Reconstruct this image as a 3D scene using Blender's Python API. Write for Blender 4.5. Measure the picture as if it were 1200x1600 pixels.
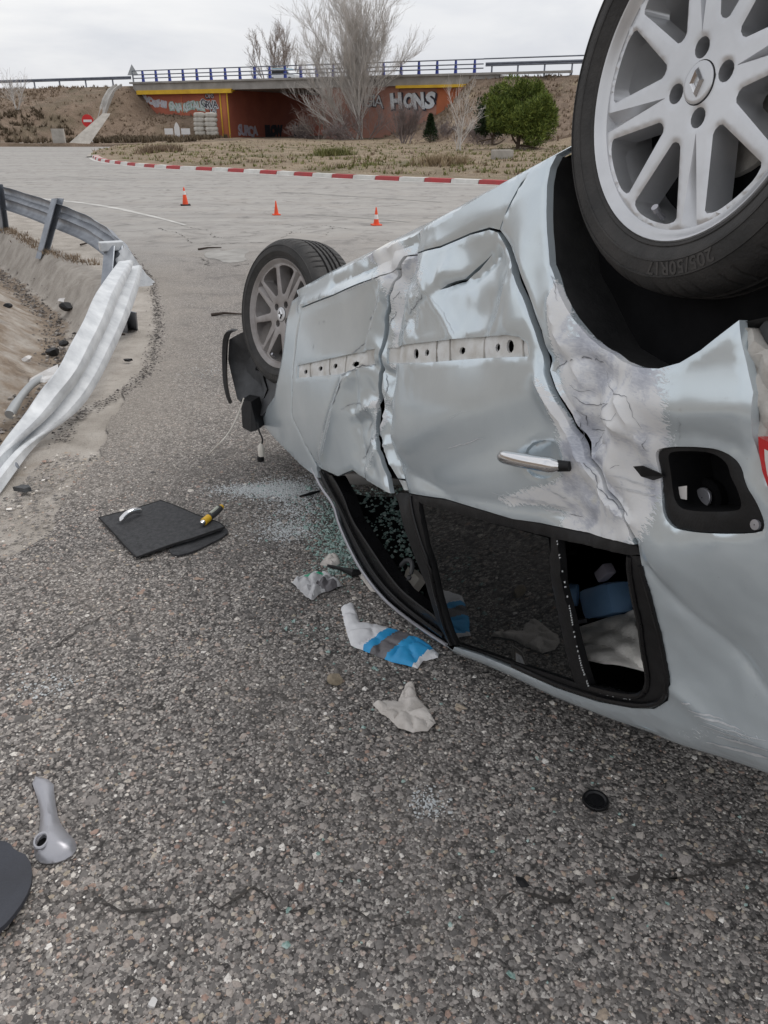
import bpy, bmesh, math, random
import numpy as np
from mathutils import Vector, Matrix
from mathutils.geometry import delaunay_2d_cdt
R = math.radians
random.seed(4); RNG = np.random.default_rng(11)
for o in list(bpy.data.objects): bpy.data.objects.remove(o)
SC = bpy.context.scene
COL = SC.collection

# ------------------------------------------------------------------ camera, sky, sun, exposure
CAM_PITCH = 0.467640
CAM_H = 1.5
HUB = [0.473, 1.34457, 1.55814]
AX = [-0.39242, 0.85611, -0.33627]
AN = [-0.91928, -0.37722, 0.11241]
AU = [0.03061, -0.35324, -0.93503]
WB = 2.3674
NF = [-0.74486, -0.64301, 0.17813]

cam_d = bpy.data.cameras.new('camera'); cam = bpy.data.objects.new('camera', cam_d); COL.objects.link(cam)
cam.location = (0, 0, CAM_H); cam.rotation_euler = (math.pi / 2 - CAM_PITCH, 0, 0)
cam_d.sensor_fit = 'VERTICAL'; cam_d.sensor_height = 32.0; cam_d.lens = 24.0
cam_d.clip_start = .03; cam_d.clip_end = 2000
SC.camera = cam
SUN_EL, SUN_AZ = R(58), R(65)        # high beyond the car on the right, veiled by cloud
wd = bpy.data.worlds.new('World'); SC.world = wd; wd.use_nodes = True
nt = wd.node_tree; nt.nodes.clear()
def N(tree, kind, **kw):
    n = tree.nodes.new(kind)
    for k, v in kw.items():
        if k == 'inp':
            for a, b in v.items(): n.inputs[a].default_value = b
        else: setattr(n, k, v)
    return n
sky = N(nt, 'ShaderNodeTexSky', sky_type='NISHITA', sun_disc=False, sun_elevation=SUN_EL, sun_rotation=SUN_AZ, dust_density=3.0)
tc = N(nt, 'ShaderNodeTexCoord'); mp = N(nt, 'ShaderNodeMapping'); mp.inputs['Scale'].default_value = (1, 1, 3.2)
nz = N(nt, 'ShaderNodeTexNoise', inp={'Scale': 2.2, 'Detail': 6, 'Roughness': .55, 'Distortion': .6})
cr = N(nt, 'ShaderNodeValToRGB')
cr.color_ramp.elements[0].position = .38; cr.color_ramp.elements[0].color = (5.0, 5.12, 5.45, 1)
cr.color_ramp.elements[1].position = .60; cr.color_ramp.elements[1].color = (6.6, 6.58, 6.6, 1)
mx = N(nt, 'ShaderNodeMix', data_type='RGBA'); mx.inputs[0].default_value = .93
bg = N(nt, 'ShaderNodeBackground', inp={'Strength': .11}); wo = N(nt, 'ShaderNodeOutputWorld')
nt.links.new(tc.outputs['Generated'], mp.inputs['Vector']); nt.links.new(mp.outputs[0], nz.inputs['Vector'])
nt.links.new(nz.outputs['Fac'], cr.inputs[0]); nt.links.new(sky.outputs[0], mx.inputs[6]); nt.links.new(cr.outputs[0], mx.inputs[7])
nt.links.new(mx.outputs[2], bg.inputs[0]); nt.links.new(bg.outputs[0], wo.inputs[0])
sl = bpy.data.lights.new('sun', 'SUN'); sl.energy = 1.0; sl.angle = R(35); sl.color = (1, .97, .93)
so = bpy.data.objects.new('sun', sl); COL.objects.link(so)
so.rotation_euler = (math.pi / 2 - SUN_EL, 0, -(SUN_AZ) + math.pi)
_d = Vector((math.sin(SUN_AZ) * math.cos(SUN_EL), math.cos(SUN_AZ) * math.cos(SUN_EL), math.sin(SUN_EL)))
so.rotation_euler = _d.to_track_quat('Z', 'Y').to_euler()
SC.view_settings.view_transform = 'Standard'; SC.view_settings.look = 'None'
SC.view_settings.exposure = 0.42; SC.view_settings.gamma = 1; SC.view_settings.use_curve_mapping = False
SC.render.engine = 'CYCLES'

# ------------------------------------------------------------------ materials
MAT = {}
def newmat(name):
    m = bpy.data.materials.new(name); m.use_nodes = True; m.node_tree.nodes.clear(); MAT[name] = m
    t = m.node_tree; b = N(t, 'ShaderNodeBsdfPrincipled'); o = N(t, 'ShaderNodeOutputMaterial')
    t.links.new(b.outputs[0], o.inputs[0]); return m, t, b
def ramp(t, fac, stops, interp='LINEAR'):
    r = N(t, 'ShaderNodeValToRGB'); r.color_ramp.interpolation = interp
    while len(r.color_ramp.elements) < len(stops): r.color_ramp.elements.new(.5)
    for e, (p, c) in zip(r.color_ramp.elements, stops):
        e.position = p; e.color = tuple(c) + (1,) if not np.isscalar(c) else (c, c, c, 1)
    t.links.new(fac, r.inputs[0]); return r.outputs[0]
def noise(t, scale, detail=4, rough=.55, dist=0, vec=None, coord='Object'):
    n = N(t, 'ShaderNodeTexNoise', inp={'Scale': scale, 'Detail': detail, 'Roughness': rough, 'Distortion': dist})
    if vec is None: vec = N(t, 'ShaderNodeTexCoord').outputs[coord]
    t.links.new(vec, n.inputs['Vector']); return n.outputs['Fac']
def mix(t, fac, a, b, mode='MIX'):
    m = N(t, 'ShaderNodeMix', data_type='RGBA', blend_type=mode)
    for sock, v in ((m.inputs[0], fac), (m.inputs[6], a), (m.inputs[7], b)):
        if hasattr(v, 'is_linked'): t.links.new(v, sock)
        elif np.isscalar(v): sock.default_value = v if sock == m.inputs[0] else (v, v, v, 1)
        else: sock.default_value = tuple(v) + (1,)
    return m.outputs[2]
def mth(t, op, a, b=0., c=0.):
    m = N(t, 'ShaderNodeMath', operation=op)
    for i, v in enumerate((a, b, c)):
        if hasattr(v, 'is_linked'): t.links.new(v, m.inputs[i])
        else: m.inputs[i].default_value = v
    return m.outputs[0]
def bump(t, b, h, strength=.4, dist=.01, prev=None):
    n = N(t, 'ShaderNodeBump', inp={'Strength': strength, 'Distance': dist}); t.links.new(h, n.inputs['Height'])
    if prev: t.links.new(prev, n.inputs['Normal'])
    t.links.new(n.outputs[0], b.inputs['Normal']); return n.outputs[0]
def simple(name, c, rough=.6, metal=0., var=.25, scale=12, bmp=0., bscale=60, c2=None, coord='Object', detail=5, **kw):
    """a colour broken up by noise, with grain"""
    m, t, b = newmat(name)
    c2 = c2 or tuple(v * (1 - var) for v in c)
    f = noise(t, scale, detail, .6, coord=coord)
    t.links.new(ramp(t, f, [(.32, c2), (.68, c)]), b.inputs['Base Color'])
    r = mth(t, 'MULTIPLY_ADD', noise(t, scale * 2.3, 3, coord=coord), .25, rough - .12); t.links.new(r, b.inputs['Roughness'])
    b.inputs['Metallic'].default_value = metal
    for k, v in kw.items(): b.inputs[k].default_value = v
    if bmp: bump(t, b, noise(t, bscale, 4, .6, coord=coord), bmp, .01)
    return m
def attr(t, name):
    a = N(t, 'ShaderNodeAttribute'); a.attribute_name = name; return a.outputs['Fac']

def mat_asphalt():
    m, t, b = newmat('asphalt')
    pos = N(t, 'ShaderNodeNewGeometry').outputs['Position']
    sep = N(t, 'ShaderNodeSeparateXYZ'); t.links.new(pos, sep.inputs[0])
    # warped coordinates so that the stones are not regular
    wv = N(t, 'ShaderNodeTexNoise', inp={'Scale': 60, 'Detail': 2}); t.links.new(pos, wv.inputs['Vector'])
    vm = N(t, 'ShaderNodeVectorMath', operation='MULTIPLY_ADD'); t.links.new(wv.outputs['Color'], vm.inputs[0]); vm.inputs[1].default_value = (.006,) * 3; t.links.new(pos, vm.inputs[2])
    v1 = N(t, 'ShaderNodeTexVoronoi', inp={'Scale': 78, 'Randomness': 1}); t.links.new(vm.outputs[0], v1.inputs['Vector'])
    v2 = N(t, 'ShaderNodeTexVoronoi', inp={'Scale': 170, 'Randomness': 1}); t.links.new(vm.outputs[0], v2.inputs['Vector'])
    hs = N(t, 'ShaderNodeSeparateColor'); t.links.new(v1.outputs['Color'], hs.inputs[0])
    h2 = N(t, 'ShaderNodeSeparateColor'); t.links.new(v2.outputs['Color'], h2.inputs[0])
    stone = ramp(t, hs.outputs[0], [(0, (0.099, 0.089, 0.082)), (.3, (0.205, 0.184, 0.169)), (.6, (0.310, 0.282, 0.259)), (.82, (0.437, 0.397, 0.365)), (.93, (0.381, 0.267, 0.219)), (1, (0.789, 0.735, 0.663))])
    fine = ramp(t, h2.outputs[1], [(0, (0.064, 0.057, 0.054)), (.6, (0.197, 0.181, 0.169)), (1, (0.507, 0.475, 0.438))])
    keep = ramp(t, hs.outputs[2], [(.42, 0.), (.48, 1.)])
    core = ramp(t, v1.outputs['Distance'], [(.42, 1.), (.62, 0.)])
    c = mix(t, mth(t, 'MULTIPLY', keep, core), fine, stone)
    edge = ramp(t, v1.outputs['Distance'], [(.40, 0.), (.62, 1.)])
    c = mix(t, mth(t, 'MULTIPLY', mth(t, 'MULTIPLY', edge, keep), .75), c, (.028, .026, .025))
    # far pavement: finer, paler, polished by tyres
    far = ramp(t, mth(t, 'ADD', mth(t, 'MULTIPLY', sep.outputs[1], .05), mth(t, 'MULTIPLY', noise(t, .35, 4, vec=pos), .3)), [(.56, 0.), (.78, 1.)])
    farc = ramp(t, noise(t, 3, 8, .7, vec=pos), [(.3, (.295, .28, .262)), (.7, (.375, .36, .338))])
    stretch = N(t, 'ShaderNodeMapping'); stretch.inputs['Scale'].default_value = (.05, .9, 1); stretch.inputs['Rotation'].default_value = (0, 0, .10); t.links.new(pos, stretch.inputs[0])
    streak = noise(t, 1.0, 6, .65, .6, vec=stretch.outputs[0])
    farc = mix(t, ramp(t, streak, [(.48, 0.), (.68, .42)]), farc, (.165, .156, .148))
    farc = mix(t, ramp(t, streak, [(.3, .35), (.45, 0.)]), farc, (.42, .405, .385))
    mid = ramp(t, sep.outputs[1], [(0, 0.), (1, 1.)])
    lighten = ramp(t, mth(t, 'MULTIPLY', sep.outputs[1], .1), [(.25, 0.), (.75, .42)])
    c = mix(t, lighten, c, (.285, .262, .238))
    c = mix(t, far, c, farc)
    # dust, stains and dark seams
    big = noise(t, 1.1, 6, .62, .4, vec=pos)
    c = mix(t, ramp(t, big, [(.5, 0.), (.75, .35)]), c, (.33, .29, .25))
    c = mix(t, ramp(t, noise(t, 2.3, 5, .6, 1.0, vec=pos), [(.52, 0.), (.70, .5)]), c, (.075, .07, .067))
    eg = mth(t, 'ADD', mth(t, 'MULTIPLY_ADD', sep.outputs[1], .24, sep.outputs[0]), mth(t, 'MULTIPLY', noise(t, 1.6, 6, .65, .5, vec=pos), 1.0))
    c = mix(t, mth(t, 'MULTIPLY', ramp(t, eg, [(.15, .5), (.7, 0.)]), ramp(t, mth(t, 'MULTIPLY', sep.outputs[1], .1), [(.28, 0.), (.42, 1.), (.85, .8), (1.0, 0.)])), c, (.34, .305, .265))
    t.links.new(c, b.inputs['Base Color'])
    b.inputs['Roughness'].default_value = .82; b.inputs['Specular IOR Level'].default_value = .35
    hgt = mth(t, 'SUBTRACT', mth(t, 'MULTIPLY', keep, mth(t, 'SUBTRACT', .6, v1.outputs['Distance'])), mth(t, 'MULTIPLY', v2.outputs['Distance'], .35))
    st = mth(t, 'SUBTRACT', 1., far)
    bn = N(t, 'ShaderNodeBump', inp={'Distance': .008}); t.links.new(hgt, bn.inputs['Height']); t.links.new(mth(t, 'MULTIPLY', st, .8), bn.inputs['Strength'])
    t.links.new(bn.outputs[0], b.inputs['Normal'])
    return m
mat_asphalt()
def mat_paint():
    m, t, b = newmat('silver_paint')
    sc = attr(t, 'scrape'); oc = N(t, 'ShaderNodeTexCoord').outputs['Object']
    st = N(t, 'ShaderNodeMapping'); st.inputs['Scale'].default_value = (3, 3, 9); st.inputs['Rotation'].default_value = (.5, .2, .4); t.links.new(oc, st.inputs[0])
    n1 = noise(t, 16, 7, .58, 1.6, vec=st.outputs[0]); n2 = noise(t, 8, 5, .55, .8, vec=oc)
    msk = ramp(t, mth(t, 'ADD', mth(t, 'MULTIPLY', sc, .50), mth(t, 'ADD', mth(t, 'MULTIPLY', n1, .62), mth(t, 'MULTIPLY', n2, .30))), [(.74, 0.), (.80, 1.)])
    dirt = noise(t, 5, 7, .65, .3, vec=oc)
    base = ramp(t, dirt, [(.3, (.60, .675, .72)), (.7, (.67, .745, .79))])
    base = mix(t, ramp(t, noise(t, 70, 3, .7, vec=oc), [(.66, 0.), (.75, .25)]), base, (.40, .40, .38))
    prim = ramp(t, mth(t, 'ADD', mth(t, 'MULTIPLY', n2, .75), mth(t, 'MULTIPLY', n1, .25)), [(.36, (.38, .40, .46)), (.44, (.54, .56, .61)), (.51, (.72, .73, .745)), (.7, (.78, .775, .76))])
    yel = ramp(t, noise(t, 7, 4, .6, vec=oc), [(.62, 0.), (.68, .35)])
    prim = mix(t, yel, prim, (.66, .62, .46))
    t.links.new(mix(t, msk, base, prim), b.inputs['Base Color'])
    t.links.new(mth(t, 'MULTIPLY', mth(t, 'SUBTRACT', 1, msk), .50), b.inputs['Metallic'])
    t.links.new(mth(t, 'ADD', .165, mth(t, 'ADD', mth(t, 'MULTIPLY', msk, .28), mth(t, 'MULTIPLY', dirt, .10))), b.inputs['Roughness'])
    t.links.new(mth(t, 'MULTIPLY', mth(t, 'SUBTRACT', 1, msk), .35), b.inputs['Coat Weight']); b.inputs['Coat Roughness'].default_value = .12
    bump(t, b, mth(t, 'MULTIPLY', msk, n1), .14, .003)
mat_paint()
simple('tyre_rubber', (.045, .042, .04), .72, c2=(.022, .022, .022), scale=14, bmp=.25, bscale=150)
simple('alloy', (.66, .67, .69), .34, .62, var=.22, scale=6, detail=8)
simple('alloy_dusty', (.40, .38, .375), .5, .35, c2=(.22, .20, .19), scale=7)
simple('black_plastic', (.014, .014, .015), .5, var=.4, scale=25, bmp=.12, bscale=220, **{'Specular IOR Level': .3})
simple('grey_plastic', (.08, .083, .088), .55, c2=(.035, .036, .038), scale=9, bmp=.2, bscale=80)
simple('liner_black', (.02, .02, .021), .6, c2=(.042, .042, .042), scale=9, bmp=.2, bscale=50, **{'Specular IOR Level': .3})
simple('black_trim', (.008, .008, .009), .3, var=.3, scale=30, **{'Specular IOR Level': .35})
simple('dark_fabric', (.035, .035, .037), .95, c2=(.012, .012, .013), scale=60, bmp=.5, bscale=260)
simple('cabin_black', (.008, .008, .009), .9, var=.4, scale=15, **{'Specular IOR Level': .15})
simple('grime_metal', (.30, .28, .25), .75, .1, c2=(.46, .44, .41), scale=22, bmp=.3, bscale=90)
simple('bare_body', (.60, .58, .54), .6, .0, c2=(.40, .38, .35), scale=18, bmp=.3, bscale=60)
simple('moulding_bed', (.74, .75, .75), .55, .1, c2=(.52, .50, .46), scale=16, bmp=.15, bscale=70)
simple('chrome', (.78, .78, .79), .12, 1.0, var=.1, scale=20)
simple('satin_silver', (.42, .42, .45), .33, .55, var=.12, scale=12)
simple('red_lens', (.55, .012, .02), .12, var=.2, scale=20, **{'Coat Weight': .6})
simple('white_lens', (.7, .68, .66), .15, var=.2, scale=20)
def mat_glass():
    m, t, b = newmat('tinted_glass')
    b.inputs['Base Color'].default_value = (.006, .007, .0075, 1); b.inputs['Roughness'].default_value = .03
    b.inputs['Specular IOR Level'].default_value = .32
    t.links.new(ramp(t, noise(t, 40, 6, .7), [(.55, .03), (.8, .12)]), b.inputs['Roughness'])
mat_glass()
def mat_shard():
    m, t, b = newmat('green_glass')
    t.links.new(ramp(t, noise(t, 90, 2), [(.35, (.24, .42, .37)), (.65, (.60, .74, .70))]), b.inputs['Base Color'])
    b.inputs['Roughness'].default_value = .12; b.inputs['Transmission Weight'].default_value = .35; b.inputs['IOR'].default_value = 1.5
    m, t, b = newmat('white_glass')
    t.links.new(ramp(t, noise(t, 90, 2), [(.35, (.60, .63, .63)), (.65, (.78, .80, .81))]), b.inputs['Base Color'])
    b.inputs['Roughness'].default_value = .2; b.inputs['Transmission Weight'].default_value = .25
mat_shard()
simple('galvanised', (.33, .355, .39), .42, .55, c2=(.20, .215, .245), scale=6, detail=8, bmp=.08, bscale=40)
simple('galvanised_white', (.68, .70, .715), .5, .12, c2=(.46, .48, .50), scale=9, detail=10, bmp=.15, bscale=60)
simple('galvanised_dark', (.20, .21, .23), .55, .4, c2=(.12, .12, .125), scale=9)
def mat_shoulder():
    m, t, b = newmat('shoulder_concrete')
    pos = N(t, 'ShaderNodeNewGeometry').outputs['Position']
    d = attr(t, 'dirt')
    con = ramp(t, noise(t, 4, 9, .68, .3, vec=pos), [(.28, (.25, .225, .195)), (.5, (.38, .345, .305)), (.75, (.51, .475, .43))])
    drt = ramp(t, noise(t, 9, 9, .7, .5, vec=pos), [(.25, (.12, .088, .064)), (.5, (.23, .18, .135)), (.78, (.34, .28, .22))])
    f = ramp(t, mth(t, 'ADD', d, mth(t, 'MULTIPLY', mth(t, 'SUBTRACT', noise(t, 3, 6, .65, vec=pos), .5), 1.0)), [(.4, 0.), (.6, 1.)])
    c = mix(t, f, con, drt)
    c = mix(t, ramp(t, noise(t, 60, 4, .6, vec=pos), [(.62, 0.), (.72, .5)]), c, (.10, .085, .07))
    t.links.new(c, b.inputs['Base Color']); b.inputs['Roughness'].default_value = .9
    bump(t, b, mth(t, 'ADD', noise(t, 30, 8, .7, vec=pos), mth(t, 'MULTIPLY', noise(t, 150, 3, vec=pos), .4)), .7, .02)
mat_shoulder()
def mat_ground():
    for nm, stops, tint in (('dry_ground', [(.22, (.13, .095, .062)), (.42, (.245, .185, .125)), (.6, (.335, .26, .18)), (.8, (.46, .39, .30))], (.10, .105, .045)),
                            ('embankment_ground', [(.22, (.085, .06, .042)), (.42, (.175, .125, .088)), (.6, (.245, .18, .13)), (.8, (.33, .255, .19))], (.085, .075, .04))):
        m, t, b = newmat(nm)
        pos = N(t, 'ShaderNodeNewGeometry').outputs['Position']
        c = ramp(t, noise(t, .8, 12, .74, .6, vec=pos), stops)
        c = mix(t, ramp(t, noise(t, .25, 8, .65, .5, vec=pos), [(.5, 0.), (.66, .6)]), c, tint)
        c = mix(t, ramp(t, noise(t, 5, 4, .6, vec=pos), [(.66, 0.), (.72, .5)]), c, (.45, .42, .38))
        t.links.new(c, b.inputs['Base Color']); b.inputs['Roughness'].default_value = .95
        bump(t, b, noise(t, 3, 10, .75, vec=pos), .8, .25)
mat_ground()
simple('road_white', (.62, .61, .58), .75, c2=(.36, .35, .33), scale=3, detail=10, coord='Object')
simple('road_worn', (.34, .33, .31), .8, c2=(.22, .21, .195), scale=4, detail=10)
simple('kerb_red', (.42, .045, .05), .75, c2=(.30, .06, .06), scale=3)
simple('kerb_white', (.66, .65, .62), .75, c2=(.50, .49, .46), scale=3)
simple('old_concrete', (.36, .345, .325), .9, c2=(.24, .23, .215), scale=.9, detail=9, bmp=.3, bscale=8)
simple('pale_concrete', (.44, .41, .37), .9, c2=(.30, .28, .25), scale=2.5, detail=9, bmp=.3, bscale=20)
simple('brick_red_paint', (.44, .135, .085), .85, c2=(.34, .10, .065), scale=.6, detail=9)
simple('orange_paint', (.52, .17, .075), .85, c2=(.40, .13, .065), scale=.6, detail=9)
simple('pink_paint', (.42, .22, .17), .85, c2=(.34, .17, .13), scale=.7, detail=9)
simple('yellow_paint', (.72, .46, .035), .8, c2=(.55, .33, .03), scale=.9)
simple('graffiti_white', (.66, .70, .72), .85, c2=(.5, .53, .58), scale=3)
simple('graffiti_lilac', (.60, .60, .68), .85, c2=(.45, .40, .48), scale=3)
simple('graffiti_mint', (.48, .62, .55), .85, c2=(.25, .38, .34), scale=1.6)
simple('graffiti_black', (.03, .03, .045), .85, scale=3)
simple('railing_blue', (.03, .06, .36), .55, c2=(.025, .045, .26), scale=2)
simple('railing_grey', (.20, .22, .26), .5, .4, c2=(.14, .15, .19), scale=2)
simple('bark_pale', (.60, .57, .54), .9, c2=(.46, .435, .41), scale=1.5)
simple('bark_grey', (.34, .29, .255), .9, c2=(.24, .20, .18), scale=1.5)
simple('bark_purple', (.26, .215, .205), .9, c2=(.17, .14, .135), scale=1.5)
simple('bark_brown', (.12, .085, .06), .9, scale=2)
simple('sack_cloth', (.60, .58, .53), .9, c2=(.42, .40, .36), scale=2, bmp=.4, bscale=12)
simple('sign_red', (.62, .02, .02), .5, var=.1, scale=3)
simple('sign_white', (.75, .75, .75), .5, var=.1, scale=3)
simple('sign_back', (.42, .44, .45), .5, .3, var=.2, scale=3)
simple('cone_orange', (.85, .085, .02), .5, var=.15, scale=12)
simple('cone_white', (.78, .76, .74), .5, var=.12, scale=12)
simple('cone_black', (.02, .02, .02), .8, scale=12)
simple('car_paint_blue', (.25, .42, .50), .3, .2, var=.1, scale=3)
simple('car_white', (.7, .72, .74), .35, .1, var=.1, scale=3)
simple('bag_white', (.82, .82, .83), .55, c2=(.70, .70, .72), scale=20, **{'Transmission Weight': .12})
simple('bag_clear', (.80, .80, .81), .35, c2=(.58, .58, .59), scale=25, **{'Transmission Weight': .3})
simple('bag_blue', (.03, .34, .66), .5, c2=(.025, .27, .56), scale=18)
simple('bag_grey', (.17, .16, .17), .5, c2=(.09, .085, .09), scale=35)
simple('print_green', (.04, .42, .24), .5, scale=18)
simple('tissue', (.66, .62, .58), .95, c2=(.50, .46, .42), scale=22, bmp=.3, bscale=180)
simple('mat_felt', (.075, .076, .08), .97, c2=(.04, .041, .044), scale=55, bmp=.7, bscale=240)
simple('mat_edge', (.018, .018, .019), .95, scale=55)
simple('tool_yellow', (.72, .43, .02), .45, var=.15, scale=30)
simple('tool_dark', (.04, .042, .045), .5, scale=30)
simple('tool_label', (.52, .54, .46), .5, scale=30)
simple('bumper_black', (.038, .042, .055), .5, c2=(.024, .026, .034), scale=8, bmp=.15, bscale=120)
simple('stone_tan', (.36, .30, .22), .9, c2=(.22, .18, .13), scale=40, bmp=.6, bscale=70)
simple('crack_dark', (.035, .032, .03), .95, c2=(.075, .066, .058), scale=30)
simple('scratch_ridge_light', (.70, .71, .73), .6, .2, c2=(.52, .54, .56), scale=60)  # pale scratches, and the light painted along a few ridges
simple('stick', (.05, .036, .028), .9, scale=30)
simple('quilt_white', (.84, .82, .78), .9, c2=(.74, .72, .67), scale=15, bmp=.3, bscale=90)
simple('jug_blue', (.30, .52, .82), .35, c2=(.22, .42, .70), scale=9)
simple('beige_plastic', (.72, .68, .61), .6, c2=(.55, .51, .45), scale=12)
def mat_leaf(name, a, b2, c3):
    m, t, b = newmat(name)
    r = N(t, 'ShaderNodeNewGeometry').outputs['Random Per Island']
    t.links.new(ramp(t, r, [(0, a), (.55, b2), (1, c3)]), b.inputs['Base Color'])
    b.inputs['Roughness'].default_value = .75; b.inputs['Specular IOR Level'].default_value = .25
mat_leaf('pine_needles', (0.050, 0.077, 0.017), (0.119, 0.163, 0.031), (0.213, 0.250, 0.054))
mat_leaf('dark_needles', (.010, .022, .010), (.02, .038, .015), (.035, .06, .02))
mat_leaf('dry_grass', (.24, .18, .11), (.36, .285, .19), (.46, .385, .275))
mat_leaf('dry_scrub', (.12, .085, .058), (.24, .18, .125), (.36, .285, .21))
mat_leaf('green_grass', (.10, .11, .035), (.17, .175, .06), (.25, .235, .11))
mat_leaf('grit', (.04, .036, .034), (.15, .135, .125), (.38, .35, .32))
mat_leaf('dark_scrub', (.06, .045, .028), (.125, .095, .062), (.20, .16, .11))
def mat_chips():
    m, t, b = newmat('chippings'); r = N(t, 'ShaderNodeNewGeometry').outputs['Random Per Island']
    c = ramp(t, r, [(0, (0.085, 0.079, 0.076)), (.35, (0.211, 0.195, 0.182)), (.62, (0.331, 0.299, 0.277)), (.80, (0.437, 0.396, 0.358)), (.86, (0.366, 0.245, 0.197)), (.92, (0.422, 0.360, 0.277)), (1, (0.845, 0.807, 0.759))])
    t.links.new(mix(t, ramp(t, noise(t, 160, 3), [(.45, 0.), (.7, .45)]), c, (.08, .073, .068)), b.inputs['Base Color']); b.inputs['Roughness'].default_value = .8
mat_chips()
simple('tyre_letter', (.062, .058, .055), .7, scale=20)
simple('underbody', (.045, .04, .036), .85, c2=(.09, .078, .066), scale=9, bmp=.3, bscale=30)
simple('gouge_fold_shade', (.12, .125, .14), .6, .3, c2=(.28, .29, .32), scale=40)  # dark tone of gouges, and of the shade painted along folds

# ------------------------------------------------------------------ mesh helpers (points are given in world metres)
ORG = {}
def mk(name, V, F, mat, parent=None, label=None, cat=None, group=None, kind=None, smooth=True, mats=None, fmat=None, attrs=None, origin=None):
    V = np.asarray(V, float).reshape(-1, 3)
    if parent is not None: o0 = ORG[parent.name] if origin is None else np.asarray(origin, float)
    else: o0 = np.array([V[:, 0].mean(), V[:, 1].mean(), V[:, 2].min()]) if origin is None else np.asarray(origin, float)
    me = bpy.data.meshes.new(name)
    if isinstance(F, np.ndarray):
        k = F.shape[1]; me.vertices.add(len(V)); me.vertices.foreach_set('co', (V - o0).astype(np.float32).ravel())
        me.loops.add(F.size); me.loops.foreach_set('vertex_index', F.astype(np.int32).ravel())
        me.polygons.add(len(F)); me.polygons.foreach_set('loop_start', np.arange(0, F.size, k, dtype=np.int32))
        me.update(calc_edges=True)
    else: me.from_pydata((V - o0).tolist(), [], [tuple(int(i) for i in f) for f in F])
    for m in ([mat] if mats is None else mats): me.materials.append(MAT[m])
    if fmat is not None: me.polygons.foreach_set('material_index', np.asarray(fmat, np.int32))
    me.polygons.foreach_set('use_smooth', np.full(len(me.polygons), smooth))
    if attrs:
        for k, v in attrs.items():
            a = me.attributes.new(k, 'FLOAT', 'POINT'); a.data.foreach_set('value', np.asarray(v, np.float32))
    if smooth: me.set_sharp_from_angle(angle=R(38))
    me.update()
    o = bpy.data.objects.new(name, me); COL.objects.link(o)
    if parent is not None: o.parent = parent; o.location = Vector(o0 - ORG[parent.name])
    else: o.location = Vector(o0)
    ORG[o.name] = o0
    tag(o, label, cat, group, kind); return o
def tag(o, label=None, cat=None, group=None, kind=None):
    for k, v in (('label', label), ('category', cat), ('group', group), ('kind', kind)):
        if v: o[k] = v
def thing(name, loc, label, cat, group=None):
    o = bpy.data.objects.new(name, None); COL.objects.link(o); o.location = loc; o.empty_display_size = .1
    ORG[o.name] = np.asarray(loc, float); tag(o, label, cat, group); return o
def subempty(name, loc, parent):
    o = bpy.data.objects.new(name, None); COL.objects.link(o); o.parent = parent
    o.location = Vector(np.asarray(loc, float) - ORG[parent.name]); o.empty_display_size = .05
    ORG[o.name] = np.asarray(loc, float); return o
def join(*parts):
    V, F, n = [], [], 0
    for v, f in parts:
        v = np.asarray(v, float).reshape(-1, 3); V.append(v); F += [tuple(int(i) + n for i in q) for q in f]; n += len(v)
    return np.concatenate(V), F
def box(c, size, rz=0., bev=0., M=None):
    bm = bmesh.new(); bmesh.ops.create_cube(bm, size=1)
    for v in bm.verts: v.co = Vector((v.co.x * size[0], v.co.y * size[1], v.co.z * size[2]))
    if bev: bmesh.ops.bevel(bm, geom=bm.edges[:], offset=bev, segments=2, affect='EDGES', profile=.6)
    A = Matrix.Rotation(rz, 3, 'Z') if M is None else M
    V = np.array([list(A @ v.co) for v in bm.verts]) + np.asarray(c); bm.verts.index_update()
    F = [[v.index for v in f.verts] for f in bm.faces]; bm.free(); return V, F
def tube(P, r, n=8, cap=True):
    P = np.asarray(P, float); r = np.broadcast_to(np.asarray(r, float), (len(P),)); V = []
    T = np.gradient(P, axis=0); up = np.array([0, 0, 1.]); 
    for i, (p, t) in enumerate(zip(P, T)):
        t = t / (np.linalg.norm(t) + 1e-9)
        a = np.cross(t, up if abs(t[2]) < .9 else np.array([1., 0, 0])); a /= np.linalg.norm(a) + 1e-9; b = np.cross(t, a)
        for k in range(n):
            q = 2 * math.pi * k / n; V.append(p + r[i] * (a * math.cos(q) + b * math.sin(q)))
    F = [(i * n + k, i * n + (k + 1) % n, (i + 1) * n + (k + 1) % n, (i + 1) * n + k) for i in range(len(P) - 1) for k in range(n)]
    if cap: F += [tuple(range(n))[::-1], tuple(range((len(P) - 1) * n, len(P) * n))]
    return np.array(V), F
def lathe(prof, n=48, a0=0., a1=2 * math.pi, mod=None):
    """profile of (r, z) turned about z"""
    closed = abs(a1 - a0 - 2 * math.pi) < 1e-6; m = n if closed else n + 1; V = []
    for i in range(m):
        a = a0 + (a1 - a0) * i / n
        for j, (r, z) in enumerate(prof):
            rr = r + (mod(a, j, r, z) if mod else 0); V.append((rr * math.cos(a), rr * math.sin(a), z))
    k = len(prof); F = [(i * k + j, ((i + 1) % m) * k + j, ((i + 1) % m) * k + j + 1, i * k + j + 1) for i in range(n) for j in range(k - 1)]
    return np.array(V), F
def prism(poly, d):
    """a planar outline given as 3D points, pushed along the vector d"""
    P = np.asarray(poly, float); n = len(P); V = np.concatenate([P, P + np.asarray(d, float)])
    F = [tuple(range(n)), tuple(range(2 * n - 1, n - 1, -1))] + [(i, i + n, (i + 1) % n + n, (i + 1) % n) for i in range(n)]
    return V, F
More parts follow.
